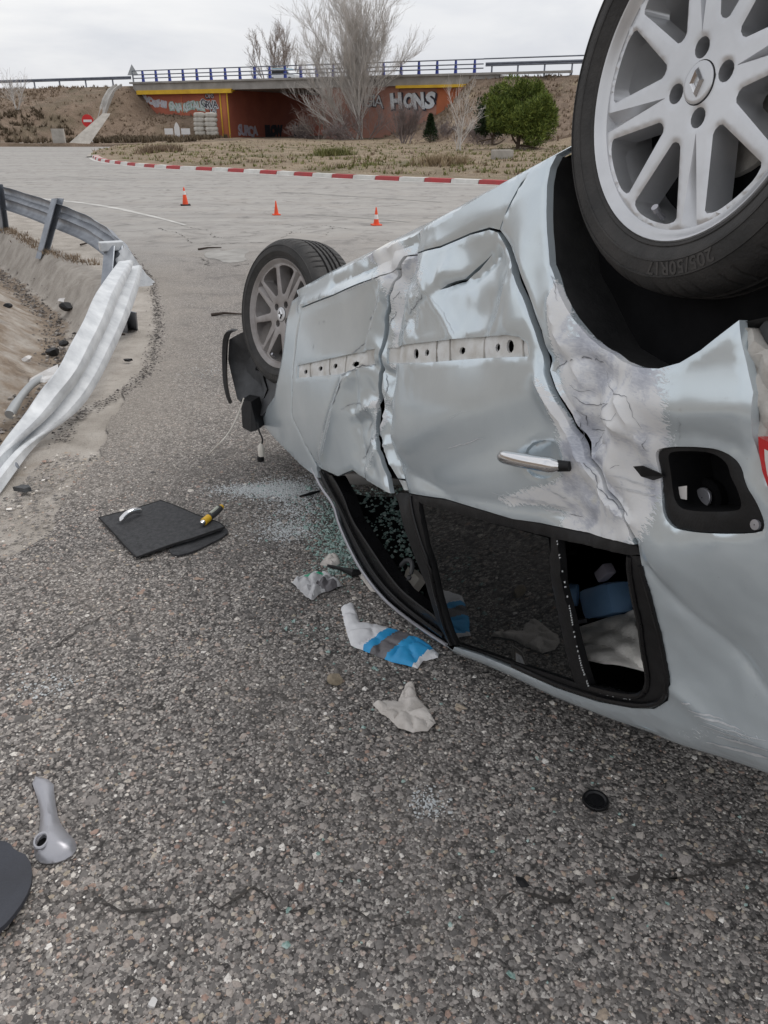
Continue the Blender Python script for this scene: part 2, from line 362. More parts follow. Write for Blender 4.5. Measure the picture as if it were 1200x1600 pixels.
def resample(P, step, closed=True):
    P = np.asarray(P, float); Q = np.vstack([P, P[:1]]) if closed else P; out = []
    for a, b in zip(Q[:-1], Q[1:]):
        k = max(1, int(np.ceil(np.linalg.norm(b - a) / step))); out += [a + (b - a) * i / k for i in range(k)]
    if not closed: out.append(Q[-1])
    return np.array(out)
def smooth_poly(P, it=1, closed=True):
    P = np.asarray(P, float)
    for _ in range(it):
        if closed:
            N_ = np.roll(P, -1, 0); P = np.stack([.75 * P + .25 * N_, .25 * P + .75 * N_], 1).reshape(-1, P.shape[1])
        else:
            a, b = P[:-1], P[1:]; P = np.vstack([P[:1], np.stack([.75 * a + .25 * b, .25 * a + .75 * b], 1).reshape(-1, P.shape[1])[1:-1], P[-1:]])
    return P
def inside(pts, poly):
    x, y = pts[:, 0], pts[:, 1]; r = np.zeros(len(pts), bool); P = np.asarray(poly)
    for (a, b), (c, d) in zip(P, np.roll(P, -1, 0)):
        if b == d: continue
        r ^= ((b > y) != (d > y)) & (x < (c - a) * (y - b) / (d - b) + a)
    return r
def seg_dist(s, t, poly):
    d = np.full(np.shape(s), 9e3)
    for (a, b), (c, e) in zip(poly[:-1], poly[1:]):
        L = (c - a) ** 2 + (e - b) ** 2 + 1e-12
        k = np.clip(((s - a) * (c - a) + (t - b) * (e - b)) / L, 0, 1)
        d = np.minimum(d, np.hypot(s - a - k * (c - a), t - b - k * (e - b)))
    return d
def region(poly, holes=(), res=.012, lines=()):
    """fill an outline with even triangles; returns points, triangles and the rim edges"""
    loops = [resample(poly, res)] + [resample(h, res * .7) for h in holes]
    allb = np.vstack(loops); lo, hi = allb.min(0), allb.max(0)
    gx, gy = np.meshgrid(np.arange(lo[0], hi[0], res), np.arange(lo[1], hi[1], res * .87)); gx[1::2] += res / 2
    G = np.c_[gx.ravel(), gy.ravel()]; G = G + RNG.uniform(-.12, .12, G.shape) * res; G = G[inside(G, poly)]
    for h in holes: G = G[~inside(G, h)]
    for L in loops: G = G[seg_dist(G[:, 0], G[:, 1], np.vstack([L, L[:1]])) > .55 * res]
    E, n = [], 0
    for L in loops: E += [(n + i, n + (i + 1) % len(L)) for i in range(len(L))]; n += len(L)
    for L in lines:
        G = G[seg_dist(G[:, 0], G[:, 1], L) > .4 * res]
    for L in lines:
        L = resample(L, res, False); allb = np.vstack([allb, L]); E += [(n + i, n + i + 1) for i in range(len(L) - 1)]; n += len(L)
    pts = np.vstack([allb, G])
    v, e, f, *_ = delaunay_2d_cdt([Vector(p) for p in pts], E, [], 0, 1e-6)
    P = np.array([tuple(q) for q in v]); T = np.array([q for q in f if len(q) == 3])
    c = P[T].mean(1); ok = inside(c, poly)
    for h in holes: ok &= ~inside(c, h)
    T = T[ok]; cnt = {}
    for a, b, c_ in T:
        for q in ((a, b), (b, c_), (c_, a)):
            k = (min(q), max(q)); cnt.setdefault(k, []).append(q)
    rim = [q[0] for q in cnt.values() if len(q) == 1]
    return P, T, rim

# ------------------------------------------------------------------ the setting: ground, road, shoulder and ditch
RAIL = np.array([(-13., 24.), (-9.2, 17.6), (-6.08, 13.1), (-4.5, 10.77), (-3.0, 8.43), (-2.2, 6.39), (-1.88, 4.31), (-1.86, 3.42), (-2.0, 2.), (-2.4, 0), (-3, -3)])
def rail_x(y): return np.interp(y, RAIL[::-1, 1], RAIL[::-1, 0])
B0 = np.array([(-26.993,97.0,5.474)][0]); EB = np.array([.90282, -.43002]); NB = np.array([.43002, .90282])
A_OPEN0, A_OPEN1, A_WALL1 = 11.79, 23.21, 37.72; DECK = 5.45
def fbm(x, y, f=1.):
    z = 0
    for i, (k, a) in enumerate(((1, .5), (2.1, .26), (4.3, .15), (8.9, .09))):
        z = z + a * np.sin(x * f * k * 1.3 + 1.7 * np.sin(y * f * k * .9 + i) + i * 2) * np.cos(y * f * k * 1.1 + 1.5 * np.sin(x * f * k * .7 + 2 * i))
    return z
def terrain(x, y):
    a = (x - B0[0]) * EB[0] + (y - B0[1]) * EB[1]; b = (x - B0[0]) * NB[0] + (y - B0[1]) * NB[1]
    toe = np.interp(a, [-60, -4, -1, 2, 5.5, 7.2, 10, 10.8, 11.8, 23.2, 28, 33, 37, 40, 60], [30, 30, 20, 10, 8, 3.2, 2.2, 2, 1., 1., 3, 5, 8, 12, 20])
    top = np.interp(a, [-4, -.8, 0, .8, 1.9, 8.8, 9.8, 10.8, 11.8, 23, 30, 32.5, 35, 37.7, 38.8], [1, 1, .88, .68, .47, .42, .08, .05, .02, .02, .05, .16, .38, .66, 1])
    k = np.clip((b + toe) / np.maximum(toe - .4, .2), 0, 1)
    k = np.where((a > -70) & (a < 1), np.interp(k, [0, .16, .45, .62, 1], [0, .17, .30, .55, 1]), k)
    z = (DECK - .25) * k * np.where((b < 2.4) | (a < -1) | (a > 40), np.where(b < 3.5, top, 1), 1)
    z = np.where(b > 22, z * np.clip(1 - (b - 22) / 16, 0, 1), z)
    z = np.where((a > A_OPEN0 - 1.5) & (a < A_OPEN1 + 1.5) & (b > 1.), .12, z)
    z = np.where((a > A_OPEN0 - .2) & (a < A_OPEN1 + .2), .12, z)
    z = np.where((a >= A_OPEN1 - .2) & (a < A_WALL1 - 1.5) & (b < .5), np.minimum(z, .3 + .45 * np.clip(a - 31, 0, 6)), z)
    amp = np.where((b > -1) & (b < 22), .03, np.where(z > .25, .30, .10))
    z = z + fbm(x, y, .55) * amp + fbm(x, y, 1.9) * amp * .45
    return z
gx, gy = np.meshgrid(np.concatenate([np.arange(-420, -100, 16), np.arange(-100, 62, .9), np.arange(62, 420, 16)]), np.concatenate([np.arange(-60, 50, 6), np.arange(50, 116, .9), np.arange(116, 900, 24)]))
gz = terrain(gx, gy) + .08
roadmask = (gy < 62 - .03 * gx) ; gz = np.where(roadmask, -.9, gz)
nx = gx.shape[1]; idx = np.arange(gx.size).reshape(gx.shape)
quad = np.stack([idx[:-1, :-1], idx[:-1, 1:], idx[1:, 1:], idx[1:, :-1]], -1).reshape(-1, 4)
ground = mk('ground', np.c_[gx.ravel(), gy.ravel(), gz.ravel()], quad, 'embankment_ground', kind='structure', origin=(0, 0, 0))

# shoulder and ditch left of the road
dd = np.concatenate([np.arange(-2.2, -.3, .12), np.arange(-.3, 2.2, .045), np.arange(2.2, 12, .4)]); yy = np.concatenate([np.arange(-2, 14, .055), np.arange(14, 23, .3)])
D, Y = np.meshgrid(dd, yy); Xs = rail_x(Y) - D
zs = np.interp(D, [-3, -.12, .08, .42, .62, .85, 1.3, 2.2, 5, 12], [0, 0, -.03, -.40, -.46, -.38, -.12, .10, .25, .3])
rough = np.clip((D - .5) / .5, 0, 1)
zs = zs + fbm(Xs, Y, 2.3) * .06 * rough + fbm(Xs, Y, 9.) * .012 * np.clip(D + .1, 0, 1) + .006 * fbm(Xs, Y, 5.) * (D < 0) - .012
zs = np.where(D < -1.1, np.minimum(zs, -.03), zs)
idx = np.arange(D.size).reshape(D.shape); quad = np.stack([idx[:-1, :-1], idx[:-1, 1:], idx[1:, 1:], idx[1:, :-1]], -1).reshape(-1, 4)
dirt = np.interp(D, [-3, -.3, 0, .1, .4, .55, .75, 1.0, 1.6, 12], [.10, .12, .42, .2, .25, .7, .55, .5, .72, .85])
mk('ditch', np.c_[Xs.ravel(), Y.ravel(), zs.ravel()], quad, 'shoulder_concrete', kind='structure', origin=(0, 0, 0), attrs={'dirt': dirt.ravel()})

# asphalt: one sheet from behind the camera to the far kerb
edge_px = [(-8.131,17.461),(-6.528,15.495),(-4.999,13.54),(-3.607,11.07),(-2.599,8.815),(-2.086,7.141),(-1.765,5.966),(-1.61,5.141),(-1.625,4.608),(-1.545,4.018),(-1.422,3.537),(-1.46,3.306),(-1.383,2.686),(-1.487,2.574)]
far_y = lambda x: 62.5 - .03 * x
E0 = [(-120., far_y(-120.)), (-120., 30.), (-40., 28.), (-13., 22.)] + edge_px + [(-1.6, 2.0), (-1.75, 0.), (-2., -2.5), (40., -2.5), (40., far_y(40.))]
out = resample(np.array(E0), .06); out = out[(out[:, 1] < 14) & (out[:, 0] > -7) & (out[:, 0] < 0) | (np.arange(len(out)) % 12 == 0)]; j = (out[:, 1] < 14) & (out[:, 0] < -.5) & (out[:, 1] > -1)
out[j] += np.c_[fbm(out[j, 0] * 3, out[j, 1] * 3, 2.), fbm(out[j, 1] * 3, out[j, 0] * 3, 2.)] * .05 + RNG.normal(0, .006, (j.sum(), 2))
ar = bpy.data.meshes
V = np.c_[out, np.zeros(len(out))]
bmv, _, bmf, *_ = delaunay_2d_cdt([Vector(p) for p in out], [(i, (i + 1) % len(out)) for i in range(len(out))], [], 1, 1e-6)
mk('asphalt_road', [(v[0], v[1], 0) for v in bmv], bmf, 'asphalt', kind='structure', origin=(0, 0, 0), smooth=False)
def strip(P, w, z):
    P = np.asarray(P, float); T = np.gradient(P, axis=0); T /= np.linalg.norm(T, axis=1)[:, None]; n = np.c_[-T[:, 1], T[:, 0]]
    w = np.broadcast_to(np.asarray(w, float), (len(P),))[:, None]
    V = np.vstack([np.c_[P + n * w / 2, np.full(len(P), z)], np.c_[P - n * w / 2, np.full(len(P), z)]]); k = len(P)
    return V, [(i, i + 1, k + i + 1, k + i) for i in range(k - 1)]
ln = resample(smooth_poly([(-7.823,18.717),(-7.272,18.226),(-6.421,17.609),(-5.388,16.487),(-4.654,15.495),(-4.001,14.61),(-3.297,13.54)], 2, False), .3, False)
V, F = strip(ln, np.interp(np.arange(len(ln)), [0, len(ln) * .6, len(ln)], [.15, .14, .05]), .004)
mk('edge_line', V, F, 'road_white', kind='structure', origin=(0, 0, 0))
for pts in ([(-2.536,20.554),(-1.211,19.594),(0.0,18.717),(1.24,17.759)], [(-1.43,15.264),(-0.46,14.715),(0.439,14.008)], [(-10.58,27.132),(-9.094,25.819),(-7.836,24.625)]):
    V, F = strip(resample(np.array(pts), .5, False), .10, .004); mk('worn_lane_line', V, F, 'road_worn', kind='structure', origin=(0, 0, 0))

# cracks in the worn surface
rc = np.random.default_rng(31); CRACKS = []
for a, b, wd_, wob in ((*[(-0.662,1.097),(-0.251,1.116)], .010, .03), (*[(-0.251,1.116),(0.054,1.056)], .006, .03), (*[(0.233,1.085),(0.871,1.193)], .011, .03), (*[(0.542,1.16),(0.66,1.17)], .02, .01), (*[(-1.05,2.011),(-0.889,2.231)], .008, .03), (*[(-0.679,1.709),(-0.524,1.851)], .006, .02), (*[(-0.469,1.342),(-0.309,1.682)], .005, .03),
        (*[(-3.35,13.54),(-2.407,11.934)], .022, .15), (*[(-2.407,11.934),(-1.3,12.689)], .02, .15), (*[(-1.939,13.724),(-0.41,13.017)], .024, .12), (*[(-1.245,13.187),(-1.51,11.934)], .018, .1), (*[(-0.957,13.54),(-0.821,12.226)], .018, .1), (*[(-0.378,11.934),(0.548,11.52)], .02, .12), (*[(-3.631,13.187),(-2.71,11.388)], .02, .12), (*[(-2.565,11.132),(-1.644,11.52)], .03, .1), (*[(-2.447,10.209),(-2.053,9.464)], .03, .08), (*[(-1.817,9.418),(-1.373,10.103)], .03, .08), (*[(-1.584,11.07),(-1.207,11.723)], .03, .1)):
    a, b = np.array(a), np.array(b); m = max(10, int(np.linalg.norm(b - a) / .03)); m = min(m, 90); u = np.linspace(0, 1, m)[:, None]; q = a * (1 - u) + b * u
    d = (b - a) / np.linalg.norm(b - a); nrm = np.array([-d[1], d[0]]); off = np.cumsum(rc.normal(0, 1, m)); off = off - np.linspace(off[0], off[-1], m); off = off / (np.abs(off).max() + 1e-6) * wob + rc.normal(0, wd_ * .5, m)
    CRACKS.append(q + nrm * off[:, None])
    V, F = strip(q + nrm * off[:, None], wd_ * np.clip(rc.uniform(-.5, 1.0, m), .02, 1), .0035); mk('pavement_crack', V, F, 'crack_dark', kind='structure', origin=(0, 0, 0), smooth=False)
pt = smooth_poly(np.array([(-2.346,10.426),(-2.263,10.768),(-2.094,10.594),(-1.933,10.947),(-1.765,10.652),(-1.795,10.209),(-1.665,9.799),(-1.912,9.605),(-2.071,9.949),(-2.225,10.0)]), 1)
mk('worn_patch', np.c_[pt, np.full(len(pt), .0030)], [tuple(range(len(pt)))], 'road_worn', kind='structure', origin=(0, 0, 0), smooth=False)
# grass island with its painted kerb
kerb_px = [(-14.768,42.686),(-13.266,38.875),(-12.183,36.893),(-10.341,33.997),(-8.162,31.515),(-6.215,30.188),(-4.365,28.581),(-2.025,26.46),(0.0,24.913),(1.827,23.797),(3.184,23.022),(5.041,21.833),(7.852,20.355)]
nose = [(-14.768,42.686),(-16.196,47.307),(-17.195,51.778),(-17.881,57.167),(-17.971,61.994)]
kp = resample(smooth_poly(np.array(kerb_px), 2, False), .4, False)
KL = np.concatenate([[0], np.cumsum(np.linalg.norm(np.diff(kp, axis=0), axis=1))])
def on_kerb(l): return np.array([np.interp(l, KL, kp[:, 0]), np.interp(l, KL, kp[:, 1])])
kerb_root = thing('island_kerb', tuple(kp[len(kp) // 2]) + (0,), 'curved kerb painted in red and white blocks round the grass island', 'kerb')
nb = int(KL[-1] / .85)
for i in range(nb):
    a, b = on_kerb(i * KL[-1] / nb + .012), on_kerb((i + 1) * KL[-1] / nb - .012)
    d = b - a; d /= np.linalg.norm(d); n = np.array([-d[1], d[0]]); w = .34
    q = [a, b, b + n * w, a + n * w]; hz = .11
    V = [(p[0], p[1], -.02) for p in q] + [tuple(a + n * .05) + (hz,), tuple(b + n * .05) + (hz,), tuple(b + n * w) + (hz,), tuple(a + n * w) + (hz,)]
    mk('kerb_block', V, [(0, 1, 5, 4), (1, 2, 6, 5), (2, 3, 7, 6), (3, 0, 4, 7), (4, 5, 6, 7)], 'kerb_red' if i % 2 else 'kerb_white', kerb_root, smooth=False)
V, F = strip(kp - np.array([0, .16]), .22, .004); mk('kerb_margin', V, F, 'road_white', kind='structure', origin=(0, 0, 0))
nose_s = resample(smooth_poly(np.array(nose), 2, False), .6, False)
V, F = strip(nose_s, .5, .05); mk('concrete_edge', V, F, 'pale_concrete', kind='structure', origin=(0, 0, 0))
isl = np.vstack([kp + np.array([.05, .30]), [(45., 21.), (45., 66.), (20., 73.5)], [B0[:2] + EB * 38 - NB * .3, B0[:2] + EB * 11.9 - NB * .3, B0[:2] + EB * 9 - NB * 2.5], [(-18.004,79.923),(-18.332,67.698)], nose_s[::-1]])
P, T, rim = region(isl, (), .9)
z = .10 + (fbm(P[:, 0], P[:, 1], .8) * .12 + .08) * np.clip(seg_dist(P[:, 0], P[:, 1], kp) / 3, 0, 1)
rise = np.maximum(terrain(P[:, 0], P[:, 1]) + .02, 0)
z = np.where(P[:, 1] > 60, np.maximum(z, rise), z)
island = mk('grass_island', np.c_[P, z], T, 'dry_ground', kind='structure', origin=(0, 0, 0))
# far kerb and verge on the other side of the side road
fk = [(-42.01,69.838),(-30.553,67.698),(-24.712,65.685),(-22.406,67.698),(-20.328,72.115)]
V, F = strip(resample(np.array(fk), 1., False), .5, .16); mk('far_kerb', *prism([tuple(q) + (-.02,) for q in np.vstack([np.array(fk), (np.array(fk) + np.array([.1, .6]))[::-1]])], (0, 0, .2)), 'pale_concrete', kind='structure', smooth=False)
P, T, rim = region(np.vstack([np.array(fk) + np.array([0, .5]), [(-18.004,79.923)], [B0[:2] + EB * 9 - NB * 2.5, (-40., 95.), (-75., 84.)]]), (), 1.0)
mk('verge', np.c_[P, np.maximum(terrain(P[:, 0], P[:, 1]) + .10, .12)], T, 'embankment_ground', kind='structure', origin=(0, 0, 0))

# ------------------------------------------------------------------ overpass
ov = thing('overpass', (float(B0[0] + EB[0] * 17), float(B0[1] + EB[1] * 17), 0), 'concrete road bridge over a dark brick red underpass with graffiti', 'bridge')
def bp(a, b, z): return np.array([B0[0] + EB[0] * a + NB[0] * b, B0[1] + EB[1] * a + NB[1] * b, z])
def bbox(a0, a1, b0, b1, z0, z1): return prism([bp(a0, b0, z0), bp(a1, b0, z0), bp(a1, b0, z1), bp(a0, b0, z1)], bp(0, b1 - b0, 0) - bp(0, 0, 0))
mk('deck', *bbox(-.5, 41.5, -.55, 22, 4.72, DECK), 'old_concrete', ov, smooth=False)
mk('deck_edge', *bbox(-.8, 48., -.75, -.1, DECK + .003, DECK + .18), 'old_concrete', ov, smooth=False)
mk('wing_wall', *bbox(0, A_OPEN0 - 1.1, -.05, .7, -.5, 4.55), 'brick_red_paint', ov, smooth=False)
mk('wall_post', *bbox(A_OPEN0 - 1.09, A_OPEN0, -.2, .9, -.5, 4.718), 'brick_red_paint', ov, smooth=False)
for a in (A_OPEN0 - 1.05, A_OPEN0 - .16): mk('orange_stripe', *bbox(a, a + .16, -.235, -.201, .1, 4.4), 'yellow_paint', ov, smooth=False)
mk('stripe', *bbox(A_OPEN0 - .75, A_OPEN0 - .3, -.23, -.203, .1, 4.4), 'orange_paint', ov, smooth=False)
mk('yellow_band', *bbox(.1, A_OPEN0 + .9, -.62, -.06, 4.56, 4.715), 'yellow_paint', ov, smooth=False)
mk('yellow_coping', *bbox(.1, A_OPEN0 + .9, -.80, -.553, 4.40, 4.80), 'yellow_paint', ov, smooth=False)
mk('tunnel_wall', *bbox(A_OPEN0 - .6, A_OPEN0 - .01, .92, 22, -.5, 4.71), 'brick_red_paint', ov, smooth=False)
mk('tunnel_wall', *bbox(A_OPEN1 + .01, A_OPEN1 + .6, .3, 22, -.5, 4.71), 'brick_red_paint', ov, smooth=False)
mk('abutment', *bbox(A_OPEN1, 31.6, -.2, 2., -.5, 4.715), 'pink_paint', ov, smooth=False)
mk('abutment_panel', *bbox(31.6, 35.4, -.1, 2., -.5, 4.5), 'pink_paint', ov, smooth=False)
mk('orange_panel', *bbox(35.41, A_WALL1, -.1, 2., -.5, 4.5), 'orange_paint', ov, smooth=False)
mk('end_pillar', *bbox(A_WALL1 + .01, A_WALL1 + .75, -.7, 1.4, -.5, 4.55), 'orange_paint', ov, smooth=False)
mk('yellow_coping', *bbox(31.5, A_WALL1 + .9, -.85, -.553, 4.51, 4.75), 'yellow_paint', ov, smooth=False)
mk('wall_stripe', *bbox(5.55, 5.68, -.085, -.051, 1.0, 4.4), 'orange_paint', ov, smooth=False)
mk('wall_joint', *bbox(A_OPEN1 - .02, A_OPEN1 + .1, -.23, -.202, .2, 4.6), 'old_concrete', ov, smooth=False)
mk('underpass_floor', *bbox(A_OPEN0, A_OPEN1, -.5, 24, .0, .16), 'dry_ground', ov, smooth=False)
# graffiti, flat paint on the walls
def lettering(name, txt, a, z, h, b, mat, parent, shear=.0, space=1., stretch=1., bold=0., dz=0., wob=0., seed=0):
    cu = bpy.data.curves.new(name, 'FONT'); cu.body = txt; cu.size = 1; cu.space_character = space; cu.shear = shear; cu.offset = bold; cu.resolution_u = 3
    tmp = bpy.data.objects.new('tmp', cu); COL.objects.link(tmp); bpy.context.view_layer.update()
    me = bpy.data.meshes.new_from_object(tmp.evaluated_get(bpy.context.evaluated_depsgraph_get()))
    P = np.array([tuple(v.co) for v in me.vertices]); F = [tuple(p.vertices) for p in me.polygons]
    bpy.data.objects.remove(tmp); bpy.data.curves.remove(cu); bpy.data.meshes.remove(me)
    P[:, 0] *= stretch; rs = np.random.default_rng(seed)
    y = P[:, 1] + wob * np.sin(P[:, 0] * 2.3 + seed) + wob * .6 * np.sin(P[:, 0] * 5.1)
    V = [bp(a + x * h, b, z + (yy_ + dz * x) * h) for x, yy_ in zip(P[:, 0], y)]
    return mk(name, V, F, mat, parent, smooth=False)
for i, (txt, a, z, h, m1, m2, kw) in enumerate((
        ('WOSEHRI', .15, 3.75, .85, 'graffiti_white', 'graffiti_lilac', dict(dz=-.22, shear=.2, space=.82, wob=.12)),
        ('SNAKETALE', 3.9, 2.75, 1.05, 'graffiti_mint', 'graffiti_white', dict(dz=.04, shear=-.15, space=.78, wob=.10)),
        ('GRVA', 8.1, 3.15, .95, 'graffiti_white', 'graffiti_black', dict(dz=-.06, space=.8, wob=.08)),
        ('LAI', 9.2, 2.6, .75, 'graffiti_white', 'graffiti_black', dict(space=.8, wob=.06)),
        ('OMS', 8.75, 3.95, .6, 'graffiti_lilac', 'graffiti_black', dict(space=.85)))):
    b_ = -.062
    lettering('graffiti', txt, a, z, h, b_, m1 if i < 3 else m2, ov, bold=.10, seed=i, **kw)
    lettering('graffiti', txt, a + .03, z + .03, h, b_ - .012, m2 if i < 3 else m1, ov, bold=.005, seed=i, **kw)
for ch_, a_, z_, h_, sh_, st_ in (('H', 30.7, 2.85, 1.75, -.1, 1.0), ('O', 32.05, 2.9, 1.6, .05, .8), ('N', 33.1, 2.8, 1.8, -.15, .85), ('S', 34.25, 2.85, 1.75, .12, 1.15)):
    lettering('graffiti', ch_, a_ + .1, z_ - .07, h_, -.222, 'graffiti_black', ov, bold=.10, shear=sh_, stretch=st_, wob=.03)
    lettering('graffiti', ch_, a_, z_, h_, -.236, 'graffiti_white', ov, bold=.055, shear=sh_, stretch=st_, wob=.03)
lettering('graffiti', 'AGIA', 26.9, 3.0, 1.45, -.222, 'graffiti_black', ov, bold=.05, space=.85, wob=.06)
lettering('graffiti', 'AGIA', 26.9, 3.02, 1.45, -.236, 'graffiti_white', ov, bold=.0, space=.85, wob=.06)
lettering('graffiti', 'oMS', 36.2, 2.6, .8, -.13, 'brick_red_paint', ov, bold=.0, space=.8, wob=.1)
def inwall(txt, b, z, h, mat, **kw):
    o = lettering('graffiti', txt, 0, z, h, 0, mat, ov, **kw); me = o.data
    o0 = ORG[o.name]
    for v in me.vertices:
        w = np.array(v.co) + o0; a = (w[0] - B0[0]) * EB[0] + (w[1] - B0[1]) * EB[1]
        v.co = Vector(bp(A_OPEN0 + .02, b + a, w[2]) - o0)
inwall('SURCA', 1.2, .4, 1.35, 'graffiti_lilac', bold=.06, space=.8, wob=.06); inwall('BLOW', 6.5, .35, 1.35, 'graffiti_black', bold=.12, space=.8); inwall('TAGO', 12.5, .35, 1.3, 'graffiti_black', bold=.12, space=.8)
# railing of the bridge
rl = thing('bridge_railing', tuple(bp(19, -.4, DECK + .18)), 'steel bridge railing with blue posts along the deck edge', 'railing')
ztop = DECK + .18
for k in range(22):
    a = .9 + k * 1.82
    V, F = prism([bp(a - .13, -.46, ztop), bp(a + .13, -.46, ztop), bp(a + .06, -.46, ztop + 1.1), bp(a - .06, -.46, ztop + 1.1)], bp(0, .22, 0) - bp(0, 0, 0))
    mk('post', V, F, 'railing_blue', rl, smooth=False)
for z_ in (.35, .68, 1.06): mk('rail', *tube([bp(a, -.5, ztop + z_) for a in np.linspace(-.4, 40, 24)], .055, 6), 'railing_grey', rl)
mk('end_post', *tube([bp(-.4, -.5, ztop - .05), bp(-.4, -.5, ztop + 1.08)], .06, 6), 'railing_grey', rl)
def wbeam(stations, name, mat, parent, amp=.05, n=15, thick=.006):
    """corrugated crash rail: stations of (top edge, bottom edge, outward normal)"""
    V = []
    u = np.linspace(0, 1, n); prof = np.array([0, .35, .9, 1, 1, .95, .4, 0, .4, .95, 1, 1, .9, .35, 0]) if n == 15 else np.abs(np.sin(u * 2 * np.pi))
    for a, b, nn in stations:
        for k in range(n): V.append(np.asarray(a) * (1 - u[k]) + np.asarray(b) * u[k] + np.asarray(nn) * prof[k] * amp)
    S = len(stations); V = np.array(V); N2 = np.array([np.asarray(s[2]) for s in stations for _ in range(n)])
    F = [(i * n + k, i * n + k + 1, (i + 1) * n + k + 1, (i + 1) * n + k) for i in range(S - 1) for k in range(n - 1)]
    m = len(V); V2 = V - N2 * thick; F2 = [tuple(q + m for q in f[::-1]) for f in F]
    rimF = []
    for i in range(S - 1):
        for k in (0, n - 1): a, b = i * n + k, (i + 1) * n + k; rimF.append((a, b, b + m, a + m))
    for k in range(n - 1):
        for i in (0, S - 1): a, b = i * n + k, i * n + k + 1; rimF.append((a, b, b + m, a + m))
    return mk(name, np.vstack([V, V2]), F + F2 + rimF, mat, parent)
def far_rail(a0, a1, step, label, z0):
    r = thing('crash_barrier', tuple(bp((a0 + a1) / 2, -.4, z0)), label, 'crash barrier')
    nn = -np.append(NB, 0)
    wbeam([(bp(a, -.5, z0 + .82), bp(a, -.5, z0 + .50), nn) for a in np.linspace(a0, a1, 12)], 'beam', 'railing_grey', r, .06)
    k = a0 + .5
    while k < a1: mk('post', *bbox(k, k + .12, -.45, -.33, z0 - .4, z0 + .8), 'railing_grey', r, smooth=False); k += step
    return r
far_rail(-52, -.6, 4., 'long thin crash barrier on the embankment left of the bridge', DECK - .05)
r = far_rail(40.2, 62, 2.4, 'grey crash barrier on the embankment right of the bridge', DECK + .15)
mk('upper_rail', *tube([bp(a, -.5, DECK + 1.25) for a in np.linspace(40, 62, 8)], .06, 6), 'railing_grey', r)
# concrete chute on the embankment
def terr(x, y): return float(terrain(np.array([x]), np.array([y]))[0])
ch = [bp(a, b, 0) for a, b in zip(np.linspace(-2.4, .9, 14), np.linspace(-.6, -8.5, 14))]
L_, R_ = [], []
for q in ch:
    z = max(terr(q[0], q[1]), terr(q[0] + .6, q[1])) + .28; L_.append((q[0] - .38, q[1], z)); R_.append((q[0] + .38, q[1] - .2, z))
V = []
for l, r_ in zip(L_, R_):
    l, r_ = np.array(l), np.array(r_); V += [l - (0, 0, .6), l, l * .8 + r_ * .2, (l * .7 + r_ * .3) - (0, 0, .2), (l * .3 + r_ * .7) - (0, 0, .2), l * .2 + r_ * .8, r_, r_ - (0, 0, .6)]
mk('drain_chute', V, [(i * 8 + k, i * 8 + k + 1, i * 8 + 9 + k, i * 8 + 8 + k) for i in range(13) for k in range(7)], 'old_concrete', label='pale concrete drainage chute running down the left embankment', cat='drain', smooth=False)
# low concrete outlet behind the no entry sign
q = [(-22.987,64.0,0.212)][0]
mk('drain_outlet', *join(prism([(q[0] - .9, q[1], 0), (q[0] + .7, q[1], 0), (q[0] + 1.7, q[1] + 3, 2.1), (q[0] + 1.1, q[1] + 3, 2.1)], (0, .3, .15)), box((q[0] - 1.3, q[1] - .2, .7), (.9, .25, 1.0))), 'pale_concrete', label='small concrete drain outlet behind the no entry sign', cat='drain', smooth=False)

# small blue and white car driving over the bridge
def far_car(a, b, label):
    root = thing('hatchback', tuple(bp(a, b, DECK + .02)), label, 'car'); z0 = DECK + .02
    side = [(-1.75, .28), (1.75, .28), (1.78, .75), (1.2, .88), (.75, 1.32), (-1.2, 1.38), (-1.7, .9)]
    V, F = prism([bp(a + x, b, z0 + z) for x, z in side], bp(0, 1.6, 0) - bp(0, 0, 0)); mk('body', V, F, 'car_white', root, smooth=False)
    V, F = prism([bp(a + x, b - .012, z0 + z) for x, z in [(-1.15, .9), (1.0, .9), (.68, 1.26), (-1.1, 1.31)]], bp(0, .01, 0) - bp(0, 0, 0)); mk('window', V, F, 'tinted_glass', root, smooth=False)
    V, F = prism([bp(a + x, b + .1, z0 + z) for x, z in [(-1.2, 1.38), (.75, 1.32), (.7, 1.42), (-1.15, 1.47)]], bp(0, 1.4, 0) - bp(0, 0, 0)); mk('roof', V, F, 'car_paint_blue', root, smooth=False)
    for x in (-1.1, 1.1):
        P = [bp(a + x, b - .03, z0 + .3), bp(a + x, b + .2, z0 + .3)]; mk('wheel', *tube(P, .3, 12), 'tyre_rubber', root)
far_car(14.9, 5.5, 'small blue and white car crossing the bridge behind the railing')
# warning triangle seen from behind, at the left end of the bridge
q = bp(-1.8, 1.2, DECK)
ws = thing('warning_sign', tuple(q), 'small triangular road sign at the left end of the bridge railing', 'sign')
mk('pole', *tube([q - (0, 0, .3), q + (0, 0, 1.9)], .05, 6), 'sign_back', ws)
def tri_ring(s, zc): return [(q[0] - s, q[1] - .08, zc - s * .58), (q[0] + s, q[1] - .08, zc - s * .58), (q[0], q[1] - .08, zc + s * 1.15)]
mk('panel', *prism(tri_ring(.62, q[2] + 1.3), (0, .04, 0)), 'sign_back', ws, smooth=False)
